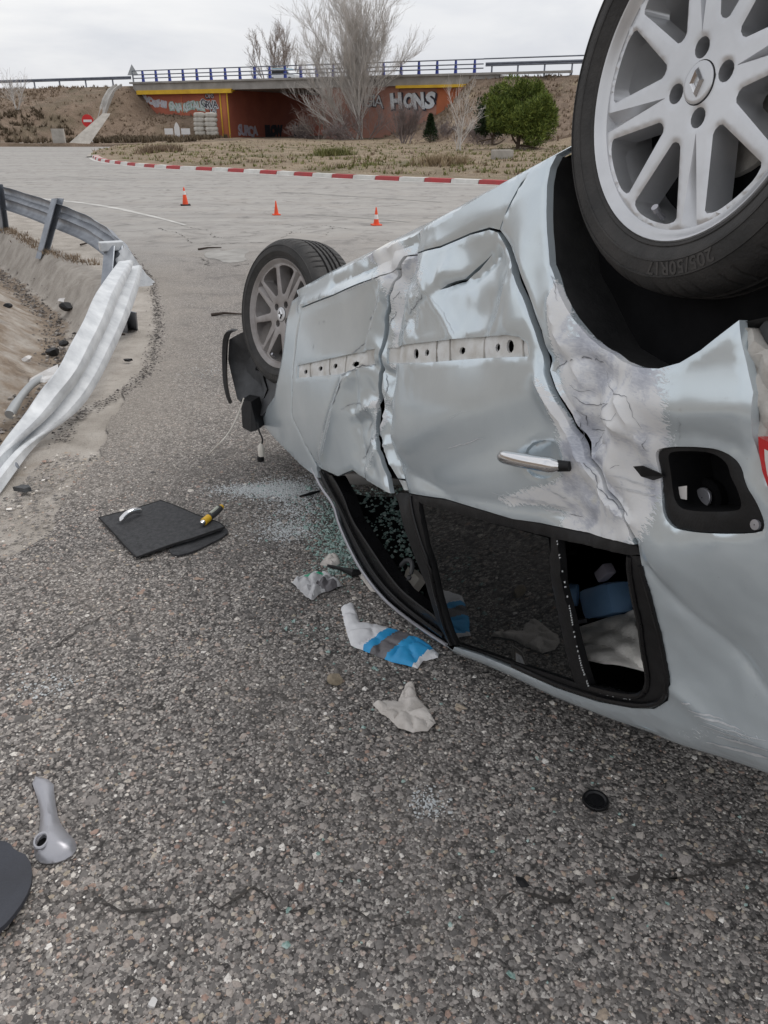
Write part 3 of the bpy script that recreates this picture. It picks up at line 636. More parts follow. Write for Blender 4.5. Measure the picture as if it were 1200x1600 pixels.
# no entry sign
q = np.array([(-23.373,67.698)][0] + (0.12,)); 
nsn = thing('no_entry_sign', tuple(q), 'round red no entry sign with white bar on a slightly leaning pole', 'sign')
k_ = 67.7 / 1345
lean = np.array([-.12, 0, 0]); q = q + np.array([.25, 0, 0]); topz = 40 * k_ + .0
mk('pole', *tube([q - (0, 0, .2), q + lean + (0, 0, topz)], .045, 8), 'sign_white', nsn)
c = q + lean + np.array([0, -.09, topz - .40])
disc = lambda r, y0, th=.02, n=28: prism([(c[0] + r * math.cos(2 * math.pi * i / n), c[1] + y0, c[2] + r * 1.0 * math.sin(2 * math.pi * i / n)) for i in range(n)], (0, th, 0))
V = mk('panel', *disc(.46, 0), 'sign_red', nsn, smooth=False)
mk('bar', *box(c + (0, -.012, 0), (.66, .012, .17)), 'sign_white', nsn, smooth=False)
# directional panel seen from behind beside the sacks
c = np.array([(-20.971,86.932,0.805)][0]); zb = terr(c[0], c[1]) + .28
sb = thing('marker_board', (c[0], c[1], zb), 'low white marker board on stakes beside the stacked sacks', 'sign')
for dx, w_, h_, z_ in ((-.85, .85, .55, .55), (.85, .9, .55, .55)): mk('panel', *box((c[0] + dx, c[1], zb + z_), (w_, .05, h_)), 'sign_white', sb, smooth=False)
mk('panel', *prism([(c[0] + x, c[1] - .06, zb + z) for x, z in [(-.27, .1), (.27, .1), (.27, .9), (.14, 1.25), (0, 1.38), (-.14, 1.25), (-.27, .9)]], (0, .05, 0)), 'sign_white', sb, smooth=False)
for dx in (-1.1, -.6, .6, 1.1, -.12, .12): mk('stake', *box((c[0] + dx, c[1] + .05, zb - .02), (.06, .05, .9)), 'sign_back', sb, smooth=False)
# sacks stacked against the wing wall
for r_ in range(5):
    for k, px in enumerate((313, 331)):
        c = np.array([(-19.356,90.483,1.139),(-18.014,89.843,1.141)][k]); zb = .40
        w_, h_ = 1.14 + .06 * RNG.random(), .47
        bm = bmesh.new(); bmesh.ops.create_icosphere(bm, subdivisions=3, radius=1)
        V = np.array([tuple(v.co) for v in bm.verts]); F = [[v.index for v in f.verts] for f in bm.faces]; bm.free()
        V = np.sign(V) * np.abs(V) ** .55; V += .05 * np.sin(V[:, [1, 2, 0]] * 7 + r_ * 3 + k)
        V = V * (w_ / 1.9, .5, h_ / 1.85) + (c[0] + .05 * math.sin(r_ * 5 + k), c[1], zb + h_ * .92 * (r_ + .5))
        pos = ('bottom', 'second lowest', 'middle', 'second highest', 'top')[r_]
        mk('sack', V, F, 'sack_cloth', label='pale bulk sack, %s of the %s stack against the red wall' % (pos, ('left', 'right')[k]), cat='sack', group='sacks stacked by the underpass')

# ------------------------------------------------------------------ trees and shrubs
def segs_mesh(S, n=4):
    S = np.asarray(S, float); A, B = S[:, :3], S[:, 3:6]; ra, rb = S[:, 6], S[:, 7]
    T = B - A; T /= np.linalg.norm(T, axis=1)[:, None] + 1e-9
    ref = np.where(np.abs(T[:, 2:3]) < .9, np.array([[0, 0, 1.]]), np.array([[1., 0, 0]]))
    U_ = np.cross(T, ref); U_ /= np.linalg.norm(U_, axis=1)[:, None] + 1e-9; W_ = np.cross(T, U_); V = []
    for k in range(n):
        q = 2 * math.pi * k / n; d = U_ * math.cos(q) + W_ * math.sin(q); V.append(A + d * ra[:, None]); V.append(B + d * rb[:, None])
    V = np.stack(V, 1); m = len(S); base = np.arange(m)[:, None] * (2 * n)
    F = np.concatenate([base + np.array([[2 * k, 2 * ((k + 1) % n), 2 * ((k + 1) % n) + 1, 2 * k + 1]]) for k in range(n)])
    return V.reshape(-1, 3), F
def grow(p, d, L, r, depth, rnd, S, up=.25, spread=.5, kids=(2, 4), shrink=.7, steps=3, wig=.12, minr=.004):
    """limb as bent steps with side shoots"""
    d = np.asarray(d, float); pts = []
    for i in range(steps):
        d = d + rnd.normal(0, wig, 3) + np.array([0, 0, up * .25]); d /= np.linalg.norm(d)
        q = p + d * L / steps; r2 = max(r * (1 - .33 * (i + 1) / steps), minr); S.append(tuple(p) + tuple(q) + (max(r * (1 - .33 * i / steps), minr), r2, depth)); p = q; pts.append((p, d.copy(), r2))
    if depth == 0: return
    for (q, dq, rq) in pts:
        for _ in range(rnd.integers(*kids)):
            s_ = rnd.normal(0, spread, 3); nd = dq + s_ + np.array([0, 0, up]); nd /= np.linalg.norm(nd)
            grow(q, nd, L * shrink * rnd.uniform(.65, 1.1), rq * rnd.uniform(.45, .7), depth - 1, rnd, S, up, spread, kids, shrink, steps, wig, minr)
def bare_tree(name, base, stems, label, mat, seed, cat='tree', limb=1, minr=.01, group=None, **kw):
    rnd = np.random.default_rng(seed); S = []
    for (dx, dy, dz, L, r, dep) in stems:
        p = np.array(base) + (rnd.normal(0, .25) * (len(stems) > 1), rnd.normal(0, .2) * (len(stems) > 1), -.2); grow(p, (dx, dy, dz), L, r, dep, rnd, S, minr=minr, **kw)
    S = np.array(S); mx_ = S[:, 8].max(); root = thing(name, tuple(base), label, cat, group)
    lo, hi = S[S[:, 8] >= mx_ - limb], S[S[:, 8] < mx_ - limb]
    V, F = segs_mesh(lo[:, :8], 6); mk('trunk', V, F, mat, root)
    V, F = segs_mesh(hi[:, :8], 3); mk('crown', V, F, mat, root); return root
b = [(-2.459,82.0,0.238)][0]
bare_tree('poplar_tree', (b[0], b[1], .1), [(-.34, 0, 1, 6.8, .075, 4), (-.10, .1, 1, 7.6, .085, 4), (.14, -.05, 1, 7.0, .08, 4), (.48, .03, 1, 6.0, .065, 4), (-.75, 0, 1, 5.4, .06, 4), (.02, .2, 1, 6.0, .06, 4), (-1.4, -.1, .6, 4.6, .05, 3)],
          'tall bare pale tree with many upright stems in front of the bridge', 'bark_pale', 3, limb=1, minr=.0065, up=.20, spread=.36, kids=(1, 3), shrink=.62, steps=5, wig=.07)
b = [(-14.907,125.0,1.001)][0]
bare_tree('poplar_tree', (b[0], b[1], 2.), [(-.25, 0, 1, 6.5, .12, 4), (.05, .1, 1, 7.3, .12, 4), (.3, 0, 1, 6.5, .12, 4)], 'bare tree standing behind the bridge, left of the tall one', 'bark_grey', 8, minr=.009, up=.2, spread=.4, kids=(1, 3), shrink=.55, steps=5, wig=.07)
b = [(-6.366,85.0,0.364)][0]
bare_tree('bramble_shrub', (b[0], b[1], .1), [(math.cos(a_) * 1.0, math.sin(a_) * .6, .8, 2.1, .05, 3) for a_ in np.linspace(0, 6, 5)], 'wide tangled bare shrub at the underpass mouth, left of the tall tree', 'bark_grey', 21, cat='shrub', minr=.006, up=.10, spread=.55, kids=(1, 4), shrink=.72, steps=3)
b = [(-1.518,81.0,0.253)][0]
bare_tree('bramble_shrub', (b[0], b[1], .1), [(math.cos(a_) * .9, math.sin(a_) * .6, 1.0, 2.0, .05, 3) for a_ in np.linspace(0, 6, 4)], 'thick bare shrub growing at the foot of the tall tree', 'bark_purple', 25, cat='shrub', minr=.006, up=.16, spread=.5, kids=(1, 4), shrink=.72, steps=3)
b = [(1.439,66.0,0.082)][0]
bare_tree('bare_bush', (b[0], b[1], .1), [(x_, y_, 1, 1.55, .06, 3) for x_, y_ in ((-.5, .1), (-.2, -.1), (.1, .1), (.35, 0), (.6, .1), (0, .3))], 'rounded purplish bare bush below the white lettering', 'bark_purple', 33, cat='shrub', minr=.006, up=.25, spread=.45, kids=(2, 4), shrink=.68, steps=3)
b = [(4.377,46.0,0.104)][0]
bare_tree('young_tree', (b[0], b[1], .1), [(.04, 0, 1, 2.0, .045, 3), (-.15, .1, 1, 1.4, .025, 2), (.2, .1, 1, 1.3, .025, 2)], 'slender pale bare sapling left of the green pine', 'bark_pale', 41, minr=.005, up=.25, spread=.32, kids=(1, 3), shrink=.66, steps=4)
b = [(-37.2,88.0,2.024)][0]
bare_tree('young_tree', (b[0], b[1], terr(b[0], b[1])), [(-.1, 0, 1, 2.2, .05, 3), (.25, 0, 1, 2.0, .05, 3), (-.4, 0, 1, 1.6, .04, 3)], 'thin bare tree on the far left embankment', 'bark_pale', 45, minr=.010, up=.2, spread=.4, kids=(1, 3), shrink=.7, steps=3)
for i, (px, py, Yd, lb) in enumerate(((755,215,62,'dark bare scrub beside the pine on its left'), (530,216,79,'low bare scrub right in front of the tall tree stems'), (470,214,86,'low bare scrub in the shade of the underpass'), (690,220,70,'dark scrub behind the little conifer'))):
    b = [[(7.199,62.0,0.629)][0], [(-4.144,79.0,0.337)][0], [(-8.373,86.0,0.35)][0], [(4.728,70.0,0.281)][0]][i]
    bare_tree('scrub_bush', (b[0], b[1], .1), [(math.cos(a_) * .9, math.sin(a_) * .6, .8, 1.0, .03, 3) for a_ in np.linspace(0, 6, 8)], lb, 'bark_purple', 60 + i, cat='shrub', minr=.008, up=.1, spread=.55, kids=(1, 4), shrink=.72, steps=3)
def needle_mass(centers, radii, n, size, rnd, flat=1.):
    """small needle tufts spread through a set of clumps"""
    k = rnd.integers(0, len(centers), n); C_ = np.asarray(centers)[k]; r_ = np.asarray(radii)[k]
    d = rnd.normal(0, 1, (n, 3)); d /= np.linalg.norm(d, axis=1)[:, None]; rad = rnd.uniform(.45, 1.05, n) ** .6
    P = C_ + d * (r_ * rad)[:, None] * (1, 1, flat)
    ax = d + rnd.normal(0, .55, (n, 3)) + (0, 0, .6); ax /= np.linalg.norm(ax, axis=1)[:, None]
    s = np.cross(ax, rnd.normal(0, 1, (n, 3))); s /= np.linalg.norm(s, axis=1)[:, None]
    L = size * rnd.uniform(.6, 1.4, n)[:, None]; w = L * .16
    V = np.stack([P - s * w, P + s * w, P + ax * L], 1).reshape(-1, 3); F = np.arange(3 * n).reshape(-1, 3); return V, F
def pine(name, base, top, w, label, seed, mat, n, size, lean=0., low=.28):
    rnd = np.random.default_rng(seed); root = thing(name, tuple(base), label, 'tree'); base = np.array(base)
    S = []; H = top
    grow(base - (0, 0, .2), (lean, 0, 1), H * .5, H * .035, 1, rnd, S, up=.2, spread=.7, kids=(2, 4), shrink=.8, steps=4)
    V, F = segs_mesh(np.array(S)[:, :8], 7); mk('trunk', V, F, 'bark_brown', root)
    cs, rs = [], []
    for _ in range(90):
        u = rnd.uniform(-1, 1); a_ = rnd.uniform(0, 2 * math.pi); q = math.sqrt(1 - u * u) ** .8
        rr = rnd.uniform(.45, .98) * (1 + .14 * math.sin(3 * a_ + seed) * q)
        cs.append(base + (lean * H * .4 + math.cos(a_) * q * w / 2 * rr, math.sin(a_) * q * w / 2 * rr, H * (low + (1 - low) * .5) + u * H * (1 - low) * .5 * rr)); rs.append(w * rnd.uniform(.06, .15))
    V, F = needle_mass(cs, rs, n, size, rnd, .9); mk('crown', V, F, mat, root, smooth=False); return root
b = [(7.841,50.0,0.154)][0]
pine('pine_tree', (b[0], b[1], .12), 3.75, 4.6, 'round bushy green pine with a short leaning trunk', 5, 'pine_needles', 46000, .17, lean=.12, low=.13)
b = [(7.317,58.0,0.411)][0]
pine('pine_tree', (b[0], b[1], .12), 2.9, 2.4, 'smaller dark pine half hidden behind the round one', 6, 'dark_needles', 8000, .2, low=.2)
b = [(3.678,68.0,0.178)][0]; b = (b[0], b[1], .12); rnd = np.random.default_rng(9)
ct = thing('conifer_sapling', b, 'tiny dark green conifer sapling', 'tree'); mk('trunk', *tube([b, (b[0], b[1], 1.9)], [.06, .02], 6), 'bark_brown', ct)
cs = [np.array(b) + (0, 0, .5 + 1.5 * u) for u in np.linspace(0, 1, 9)]; V, F = needle_mass(cs, [.62 * (1 - .85 * u) for u in np.linspace(0, 1, 9)], 2600, .16, rnd, .6); mk('crown', V, F, 'dark_needles', ct, smooth=False)
# concrete block on the island
q = [(5.023,36.0,0.111)][0]
mk('concrete_block', *box((q[0], q[1], .32), (.85, .5, .42), .2, .03), 'pale_concrete', label='pale concrete block lying on the dry grass near the pine', cat='block')
# dry grass and scrub that nobody could count
def tufts(n, place, hgt, rnd, w=.05, blades=4):
    P = place(n); m = len(P); V, k = [], blades
    for j in range(k):
        a_ = rnd.uniform(0, 2 * math.pi, m); h_ = hgt * rnd.uniform(.4, 1.3, m); l = rnd.uniform(.15, .8, m) * h_
        d = np.c_[np.cos(a_), np.sin(a_), np.zeros(m)]; s = np.c_[-np.sin(a_), np.cos(a_), np.zeros(m)] * w * rnd.uniform(.5, 1.4, m)[:, None]
        o = P + d * .05; V.append(np.stack([o - s, o + s, o + d * l[:, None] + np.c_[np.zeros((m, 2)), h_]], 1))
    V = np.concatenate(V).reshape(-1, 3); return V, np.arange(len(V)).reshape(-1, 3)
rnd = np.random.default_rng(77)
def isl_pts(ymin, ymax, dens_pow):
    def f(n):
        y = ymin + (ymax - ymin) * rnd.random(n) ** dens_pow; x = rnd.uniform(-.46, .22, n) * y; P = np.c_[x, y]; P = P[inside(P, isl)]
        P = P[seg_dist(P[:, 0], P[:, 1], kp) > .75]; P = P[fbm(P[:, 0], P[:, 1], .9) + rnd.normal(0, .25, len(P)) > -.1]
        return np.c_[P, .10 + (fbm(P[:, 0], P[:, 1], .8) * .12 + .08) * np.clip(seg_dist(P[:, 0], P[:, 1], kp) / 3, 0, 1) - .02]
    return f
V, F = tufts(26000, isl_pts(22, 80, 1.2), .055, rnd, .014, 4); mk('dry_grass', V, F, 'dry_grass', kind='stuff', label='short dry yellow grass over the island', cat='grass', smooth=False)
V, F = tufts(3500, isl_pts(22, 60, 1.2), .13, rnd, .035, 5); mk('green_weeds', V, F, 'green_grass', kind='stuff', label='patches of green weeds among the dry grass', cat='grass', smooth=False)
V, F = tufts(900, isl_pts(24, 75, 1.2), .15, rnd, .03, 6); mk('brown_scrub', V, F, 'dry_scrub', kind='stuff', label='brown weed clumps scattered over the island', cat='grass', smooth=False)
def emb(n):
    a_ = rnd.uniform(-48, 62, n); b_ = -30 * rnd.random(n) ** 1.0; x = B0[0] + EB[0] * a_ + NB[0] * b_; y = B0[1] + EB[1] * a_ + NB[1] * b_
    z = terrain(x, y); ok = (z > .3) & (fbm(x, y, .7) + rnd.normal(0, .3, n) > -.05) & ~((a_ > -6) & (a_ < -.5) & (b_ > -18) & (rnd.random(n) < .8)); return np.c_[x, y, z + .06][ok]
V, F = tufts(26000, emb, .24, rnd, .05, 5); mk('embankment_scrub', V, F, 'dry_scrub', kind='stuff', label='dry brown scrub covering the embankment slopes', cat='scrub', smooth=False)
def low_band(n):
    x = rnd.uniform(-48, -16, n); y = rnd.uniform(66, 88, n); z = terrain(x, y); ok = (fbm(x, y, 1.1) + rnd.normal(0, .2, n) > .1) & (z < 2.8) & (z > .05); return np.c_[x, y, z + .05][ok]
V, F = tufts(6500, low_band, .40, rnd, .06, 8); mk('dark_scrub', V, F, 'dark_scrub', kind='stuff', label='darker low bushes along the foot of the left embankment', cat='scrub', smooth=False)
for i, (px, lb) in enumerate((((520,242,40), 'low green weed clump in the middle of the dry island'), ((245,243,44), 'brown dead weed clump near the rounded tip of the island'), ((260,240,46), 'taller brown weed clump behind the island tip'), ((690,262,31), 'grey dead weed tuft on the island below the sapling'))):
    c = [[(-2.419,40.0,0.204)][0], [(-11.813,44.0,0.045)][0], [(-11.816,46.0,0.073)][0], [(2.124,31.0,0.068)][0]][i]
    V, F = tufts(260, lambda n: np.c_[rnd.normal(c[0], .42, n), rnd.normal(c[1], .3, n), np.full(n, .13)], .34, rnd, .03, 5)
    mk('weed_clump', V, F, ('green_grass', 'dry_scrub', 'dry_scrub', 'dry_grass')[i], label=lb, cat='weeds', smooth=False)

# ------------------------------------------------------------------ traffic cones
def cone(c, H, label, bands, tilt=0.):
    root = thing('traffic_cone', (c[0], c[1], 0), label, 'traffic cone', 'small cones set out on the road')
    s = H / .5
    mk('base', *box((c[0], c[1], .018 * s), (.27 * s, .27 * s, .034 * s), .3, .006 * s), bands[0], root, smooth=False)
    prof = lambda z: .088 - .068 * z / .46
    zs_ = [.032, .17, .29, .39, .47]
    for i, m in enumerate(bands[1:]):
        z0, z1 = zs_[i], zs_[i + 1]
        V, F = lathe([(prof(z0) * s, z0 * s), (prof(z1) * s, z1 * s)] + ([(.012 * s, z1 * s + .012 * s), (0.001, z1 * s + .014 * s)] if i == 3 else []), 20); V = V + (c[0], c[1], 0); mk('band', V, F, m, root)
c1, c2, c3 = [(-4.102,17.03),(-1.988,15.151),(-0.128,13.54)]
cone(c1, .36, 'largest orange cone, farthest left on the road, with a black base', ('cone_black', 'cone_orange', 'cone_orange', 'cone_white', 'cone_orange'))
cone(c2, .255, 'plain orange cone, the middle one on the road', ('cone_orange', 'cone_orange', 'cone_orange', 'cone_orange', 'cone_orange'))
cone(c3, .29, 'orange cone with a broad white band, nearest to the car', ('cone_orange', 'cone_orange', 'cone_white', 'cone_orange', 'cone_orange'))

# ------------------------------------------------------------------ damaged crash barrier
gr = thing('crash_barrier', (-4.5, 10.8, 0), 'bent grey crash barrier curving out of the left edge of the picture', 'crash barrier')
st = [(-9.317,17.0,0.715),(-7.671,15.2,0.66),(-6.133,13.3,0.624),(-5.142,12.0,0.599),(-4.315,10.9,0.564),(-3.667,10.0,0.532),(-3.158,9.2,0.481),(-2.823,8.65,0.387),(-2.631,8.3,0.293)]
sb_ = [(-9.408,17.0,0.38),(-7.751,15.2,0.336),(-6.209,13.3,0.29),(-5.209,12.0,0.277),(-4.377,10.9,0.236),(-3.737,10.0,0.228),(-3.242,9.2,0.19),(-2.945,8.65,0.136),(-2.751,8.3,0.075)]
st, sb_ = smooth_poly(np.array(st), 2, False), smooth_poly(np.array(sb_), 2, False)
tt = np.gradient(st, axis=0); nn = np.c_[-tt[:, 1], tt[:, 0], np.zeros(len(tt))]; nn /= np.linalg.norm(nn, axis=1)[:, None]; nn *= np.sign((nn[:, :1] * 1.0)) ; nn = np.where(nn[:, :1] > 0, nn, -nn)
wv = .012 * np.sin(np.arange(len(st)) * 1.7)[:, None] * nn
wbeam(list(zip(st + wv, sb_, nn)), 'beam', 'galvanised', gr, .075)
def post(parent, p0, p1, mat='galvanised_dark', w=.065, d=.05):
    p0, p1 = np.array(p0), np.array(p1); a_ = np.array([.75, -.6, 0]) * w; b_ = np.array([.6, .75, 0]) * d
    for off, A, B in ((b_, a_, b_ * .12), (-b_, a_, b_ * .12), (-a_ , a_ * .07, b_)):
        q = [p0 + off - A - B, p0 + off + A - B, p0 + off + A + B, p0 + off - A + B]
        yield prism(q, p1 - p0)
for a_, b_ in (((-6.15, 13.15, -.1), (-6.05, 13.05, .66)), ((-4.58, 10.7, -.1), (-4.32, 10.95, .62))): mk('post', *join(*post(gr, a_, b_)), 'galvanised', gr, smooth=False)
# its torn end: spacer block, crushed post and splice
c = np.array([(-2.858,8.5,0.303)][0])
mk('spacer_block', *box(c + (-.02, 0, .05), (.24, .12, .09), .5, .01), 'galvanised_white', gr, smooth=False)
mk('post', *join(*post(gr, np.array([(-2.814,7.998,0.0)][0]) - (0, 0, .1), c + (0, .02, .06), w=.09)), 'galvanised', gr, smooth=False)
tp = np.array([(-2.703,8.35,0.4),(-2.594,8.2,0.345),(-2.49,8.05,0.268),(-2.383,7.9,0.18),(-2.289,7.8,0.111)]); bt = np.array([(-2.807,8.35,0.241),(-2.711,8.2,0.137),(-2.591,8.05,0.067),(-2.48,7.9,0.044),(-2.327,7.8,0.068)])
n_ = np.tile(np.array([[.8, -.55, .2]]), (5, 1)); wbeam(list(zip(tp, bt, n_)), 'torn_beam_end', 'galvanised_white', gr, .05)
te = thing('barrier_end_section', (-1.95, 5, 0), 'pale torn crash barrier length sloping down to the road edge', 'crash barrier')
le = np.array([(-2.032,6.141,0.56),(-1.881,5.266,0.55),(-1.783,4.706,0.5),(-1.724,4.253,0.42),(-1.732,3.974,0.33),(-1.801,3.817,0.23),(-1.845,3.589,0.14),(-1.898,3.427,0.06),(-1.875,3.135,0.03)])
ri = np.array([(-2.063,6.647,0.4),(-1.971,6.239,0.33),(-1.888,5.704,0.26),(-1.789,4.965,0.18),(-1.724,4.397,0.12),(-1.725,4.124,0.06),(-1.767,3.902,0.04),(-1.79,3.633,0.03),(-1.727,3.122,0.02)])
le, ri = smooth_poly(le, 2, False), smooth_poly(ri, 2, False)
tg = np.gradient((le + ri) / 2, axis=0); nn = np.cross(tg, ri - le); nn /= np.linalg.norm(nn, axis=1)[:, None]; nn = nn * np.sign(nn[:len(nn) // 2, 0].sum())
for _ in range(6): nn[1:-1] = (nn[:-2] + nn[1:-1] * 2 + nn[2:]) / 4
nn /= np.linalg.norm(nn, axis=1)[:, None]
amp = np.interp(np.arange(len(le)), [0, len(le) * .55, len(le)], [.072, .062, .035])
wbeam([(a, b, n * k) for a, b, n, k in zip(le + nn * .004 * np.sin(np.arange(len(le)))[:, None], ri, nn, amp)], 'beam', 'galvanised_white', te, 1.0, thick=.13)
from mathutils.bvhtree import BVHTree
_b = [o_ for o_ in te.children if o_.name.startswith('beam')][0]; te_bvh = BVHTree.FromPolygons([tuple(np.array(v.co) + ORG[te.name]) for v in _b.data.vertices], [tuple(f.vertices) for f in _b.data.polygons])
def oriented(V, c, z, y):
    z = np.asarray(z) / np.linalg.norm(z); y = y - z * (y @ z); y /= np.linalg.norm(y); x = np.cross(y, z); return np.asarray(V) @ np.array([x, y, z]) + c
mk('post', *join(*post(te, np.array([(-2.151,6.437,0.0)][0]) - (0, 0, .1), np.array([(-2.001,6.003,0.2)][0]), w=.07)), 'galvanised', te, smooth=False)
for q, zz in zip(((66, 636), (40, 674), (20, 703), (96, 590)), (.21, .15, .10, .3)):
    p = np.array([[(-1.712,3.671,0.235)][0], [(-1.732,3.488,0.175)][0], [(-1.768,3.399,0.115)][0], [(-1.671,3.947,0.24)][0]][((66, 636), (40, 674), (20, 703), (96, 590)).index(q)])
    V, F = lathe([(.001, .004), (.009, .003), (.017, 0), (.017, -.004)], 12); V[:, 0] *= 1.4
    hit = te_bvh.ray_cast(Vector((p[0], p[1], 2.)), Vector((0, 0, -1)))
    if hit[0]: mk('bolt', np.asarray(oriented(V, np.array(hit[0]), np.array(hit[1]) * np.sign(hit[1].z), np.array([.4, 1., 0]))), F, 'galvanised', te)

# ------------------------------------------------------------------ the overturned car
HUB, AX, AN, AU, NF = (np.array(v) for v in (HUB, AX, AN, AU, NF))
# side skin of the car: s runs from the rear hub to the front, t from the hub towards the roof, w is the outward height
def base_w(s, t):
    lo = np.interp(t, [-.35, -.06, .05, .3, .45, .62], [-.02, .012, .03, .04, .032, .012])
    up = np.interp(t, [.62, .72, .85, 1.0, 1.1, 1.2, 1.35], [0, -.017, -.052, -.104, -.147, -.21, -.35])
    w = lo + up * np.interp(s, [.0, .3, 1.2, 1.7], [1, .95, .62, .48])
    w = w - .03 * np.clip((s - 2.4) / .5, 0, 1.5) ** 2
    w = w - 1.7 * np.clip(np.interp(s, [.34, 1.05, 2.04], [.004, -.012, -.045]) - t, 0, .2)
    w = w - .22 * np.clip((-.25 - s) / .7, 0, 2) ** 2
    return w
# centre s, t, angle, sigma along, sigma across, amplitude (metres)
DENTS = [(0.6018,0.2312,-60,0.15,0.1,-0.022),(0.8087,0.2447,-20,0.1,0.07,-0.01),(0.455,0.2551,70,0.1,0.035,0.014),(1.3543,0.4684,60,0.16,0.09,-0.034),(1.4273,0.1985,0,0.25,0.1,-0.012),(0.7006,0.4717,10,0.3,0.09,0.016),(0.8387,0.6076,12,0.4,0.045,-0.014),(0.3098,0.6758,20,0.18,0.05,-0.012),(0.2035,0.4549,70,0.18,0.05,-0.024),(0.157,0.5594,70,0.12,0.04,0.016),(-0.0033,0.4971,0,0.1,0.05,0.018),(-0.0105,0.3986,0,0.16,0.03,0.01),(0.0814,0.7597,20,0.18,0.05,0.02),(-0.0152,0.8776,45,0.22,0.06,-0.035),(0.1054,0.984,60,0.25,0.04,0.014),(-0.1016,0.7826,40,0.1,0.05,0.02),(0.7453,0.0719,-20,0.25,0.04,-0.008),(1.276,0.0072,-20,0.2,0.04,-0.012)]
CREASES = [  # amplitude, width, asymmetry (sharpness), polyline of (s, t)
    (-.040, .075, 1.6, [(0.9992,0.0443),(1.0785,0.1009),(1.1366,0.1987),(1.1725,0.3419),(1.2542,0.5302),(1.1939,0.706)]),
    (-.010, .014, 1.0, [(0.9992,0.0443),(1.0785,0.1009),(1.1366,0.1987),(1.1725,0.3419),(1.2542,0.5302),(1.1939,0.706)]),
    (.020, .035, 1.1, [(1.1383,0.0898),(1.2453,0.1834),(1.3294,0.2896),(1.5019,0.3576),(1.8048,0.6111)]),
    (-.014, .022, 1.0, [(1.2357,0.1282),(1.3859,0.2842),(1.4618,0.4442),(1.4404,0.6142)]),
    (.016, .020, 1.0, [(1.4695,0.4651),(1.3149,0.4295),(1.2671,0.4807),(1.3471,0.5501)]),
    (.014, .020, 1.0, [(1.2257,0.5499),(1.322,0.5704),(1.4047,0.645)]),
    (-.014, .014, 1.0, [(0.7828,0.174),(0.7164,0.1677),(0.663,0.1718),(0.6043,0.1574),(0.5438,0.1423)]),
    (.012, .030, 1.0, [(0.9643,0.0718),(0.8764,0.1623),(0.7738,0.2496),(0.7225,0.3023)]),
    (.010, .022, 1.0, [(0.9621,0.1727),(0.8541,0.1662),(0.7773,0.1258)]),
    (-.010, .018, 1.0, [(1.0896,0.241),(0.9613,0.2064),(0.865,0.1724)]),
    (.010, .028, 1.0, [(0.4866,0.2101),(0.5178,0.272),(0.5598,0.3215)]),
    (.024, .024, 1.1, [(0.3501,0.4274),(0.3076,0.5107),(0.245,0.6028),(0.1833,0.6657),(0.1283,0.6903)]),
    (-.020, .018, 1.0, [(0.3334,0.3852),(0.2851,0.4867),(0.2354,0.5782),(0.1862,0.6361),(0.1345,0.6792)]),
    (.020, .022, 1.0, [(0.3017,0.28),(0.2811,0.3544),(0.2392,0.4411),(0.1645,0.4911),(0.0747,0.5478)]),
    (-.016, .018, 1.0, [(0.3007,0.3944),(0.2451,0.3936),(0.1734,0.4117),(0.1349,0.4612)]),
    (.014, .016, 1.0, [(0.1648,0.4125),(0.1429,0.4585),(0.1046,0.4769),(0.079,0.5209)]),
    (-.013, .014, 1.0, [(0.2217,0.4539),(0.1732,0.4907),(0.2084,0.5481),(0.1743,0.5596)]),
    (.012, .012, 1.0, [(0.2479,0.5),(0.2023,0.5071),(0.1886,0.5364),(0.2213,0.572)]),
    (-.010, .02, 1.0, [(0.1232,0.7071),(0.1106,0.7524),(0.066,0.8151),(-0.0113,0.8901),(-0.0939,0.9558)]),
    (.014, .05, 1.3, [(0.0806,0.4728),(-0.0288,0.5079),(-0.1263,0.5016)]),
    (-.012, .03, 1.2, [(0.0887,0.537),(-0.0516,0.5378),(-0.1103,0.5569)]),
    (.012, .03, 1.2, [(0.1407,1.0147),(0.0591,1.0586),(-0.0636,1.054)]),
    (-.012, .02, 1.0, [(1.3405,0.2886),(1.1957,0.3589),(1.2512,0.4518)]),
    (.014, .02, 1.0, [(1.964,0.029),(1.4578,0.0553),(1.1387,0.0682),(0.9683,0.0376)]),
    (-.012, .016, 1.0, [(1.5958,0.0159),(1.2452,0.023),(0.998,0.0055)]),
    (-.010, .03, 1.2, [(1.2216,0.6087),(0.8271,0.6912),(0.4017,0.6967),(0.1839,0.7139)]),
]
CRUMPLE = [(0.2143,0.4659,70,0.2,0.055,0.008),(0.164,0.548,60,0.12,0.05,0.007),(1.1841,0.3036,80,0.35,0.05,0.007),(1.2276,-0.0015,-20,0.25,0.04,0.006),(1.3782,0.5295,70,0.15,0.06,0.006),(0.9617,0.1895,70,0.12,0.07,0.004),(0.3122,0.5862,60,0.1,0.03,0.004),(0.6164,0.2289,0,0.2,0.1,0.0012),(0.0065,0.8601,0,0.3,0.2,0.0015)]
SCRAPE = [(0.2113,0.4429,70,0.2,0.06,1.3),(0.1656,0.5595,60,0.16,0.06,1.3),(0.0971,0.603,60,0.12,0.05,1.0),(0.2784,0.2603,80,0.09,0.02,1.2),(0.4169,0.6636,8,0.16,0.016,1.0),(1.1366,0.1987,80,0.16,0.035,0.8),(1.2011,0.0042,-20,0.22,0.035,1.0),(1.2926,0.4503,60,0.1,0.04,0.6),(0.005,1.0634,20,0.22,0.016,0.55),(0.961,0.2233,60,0.1,0.05,0.5),(0.2833,0.6483,50,0.08,0.02,0.9)]
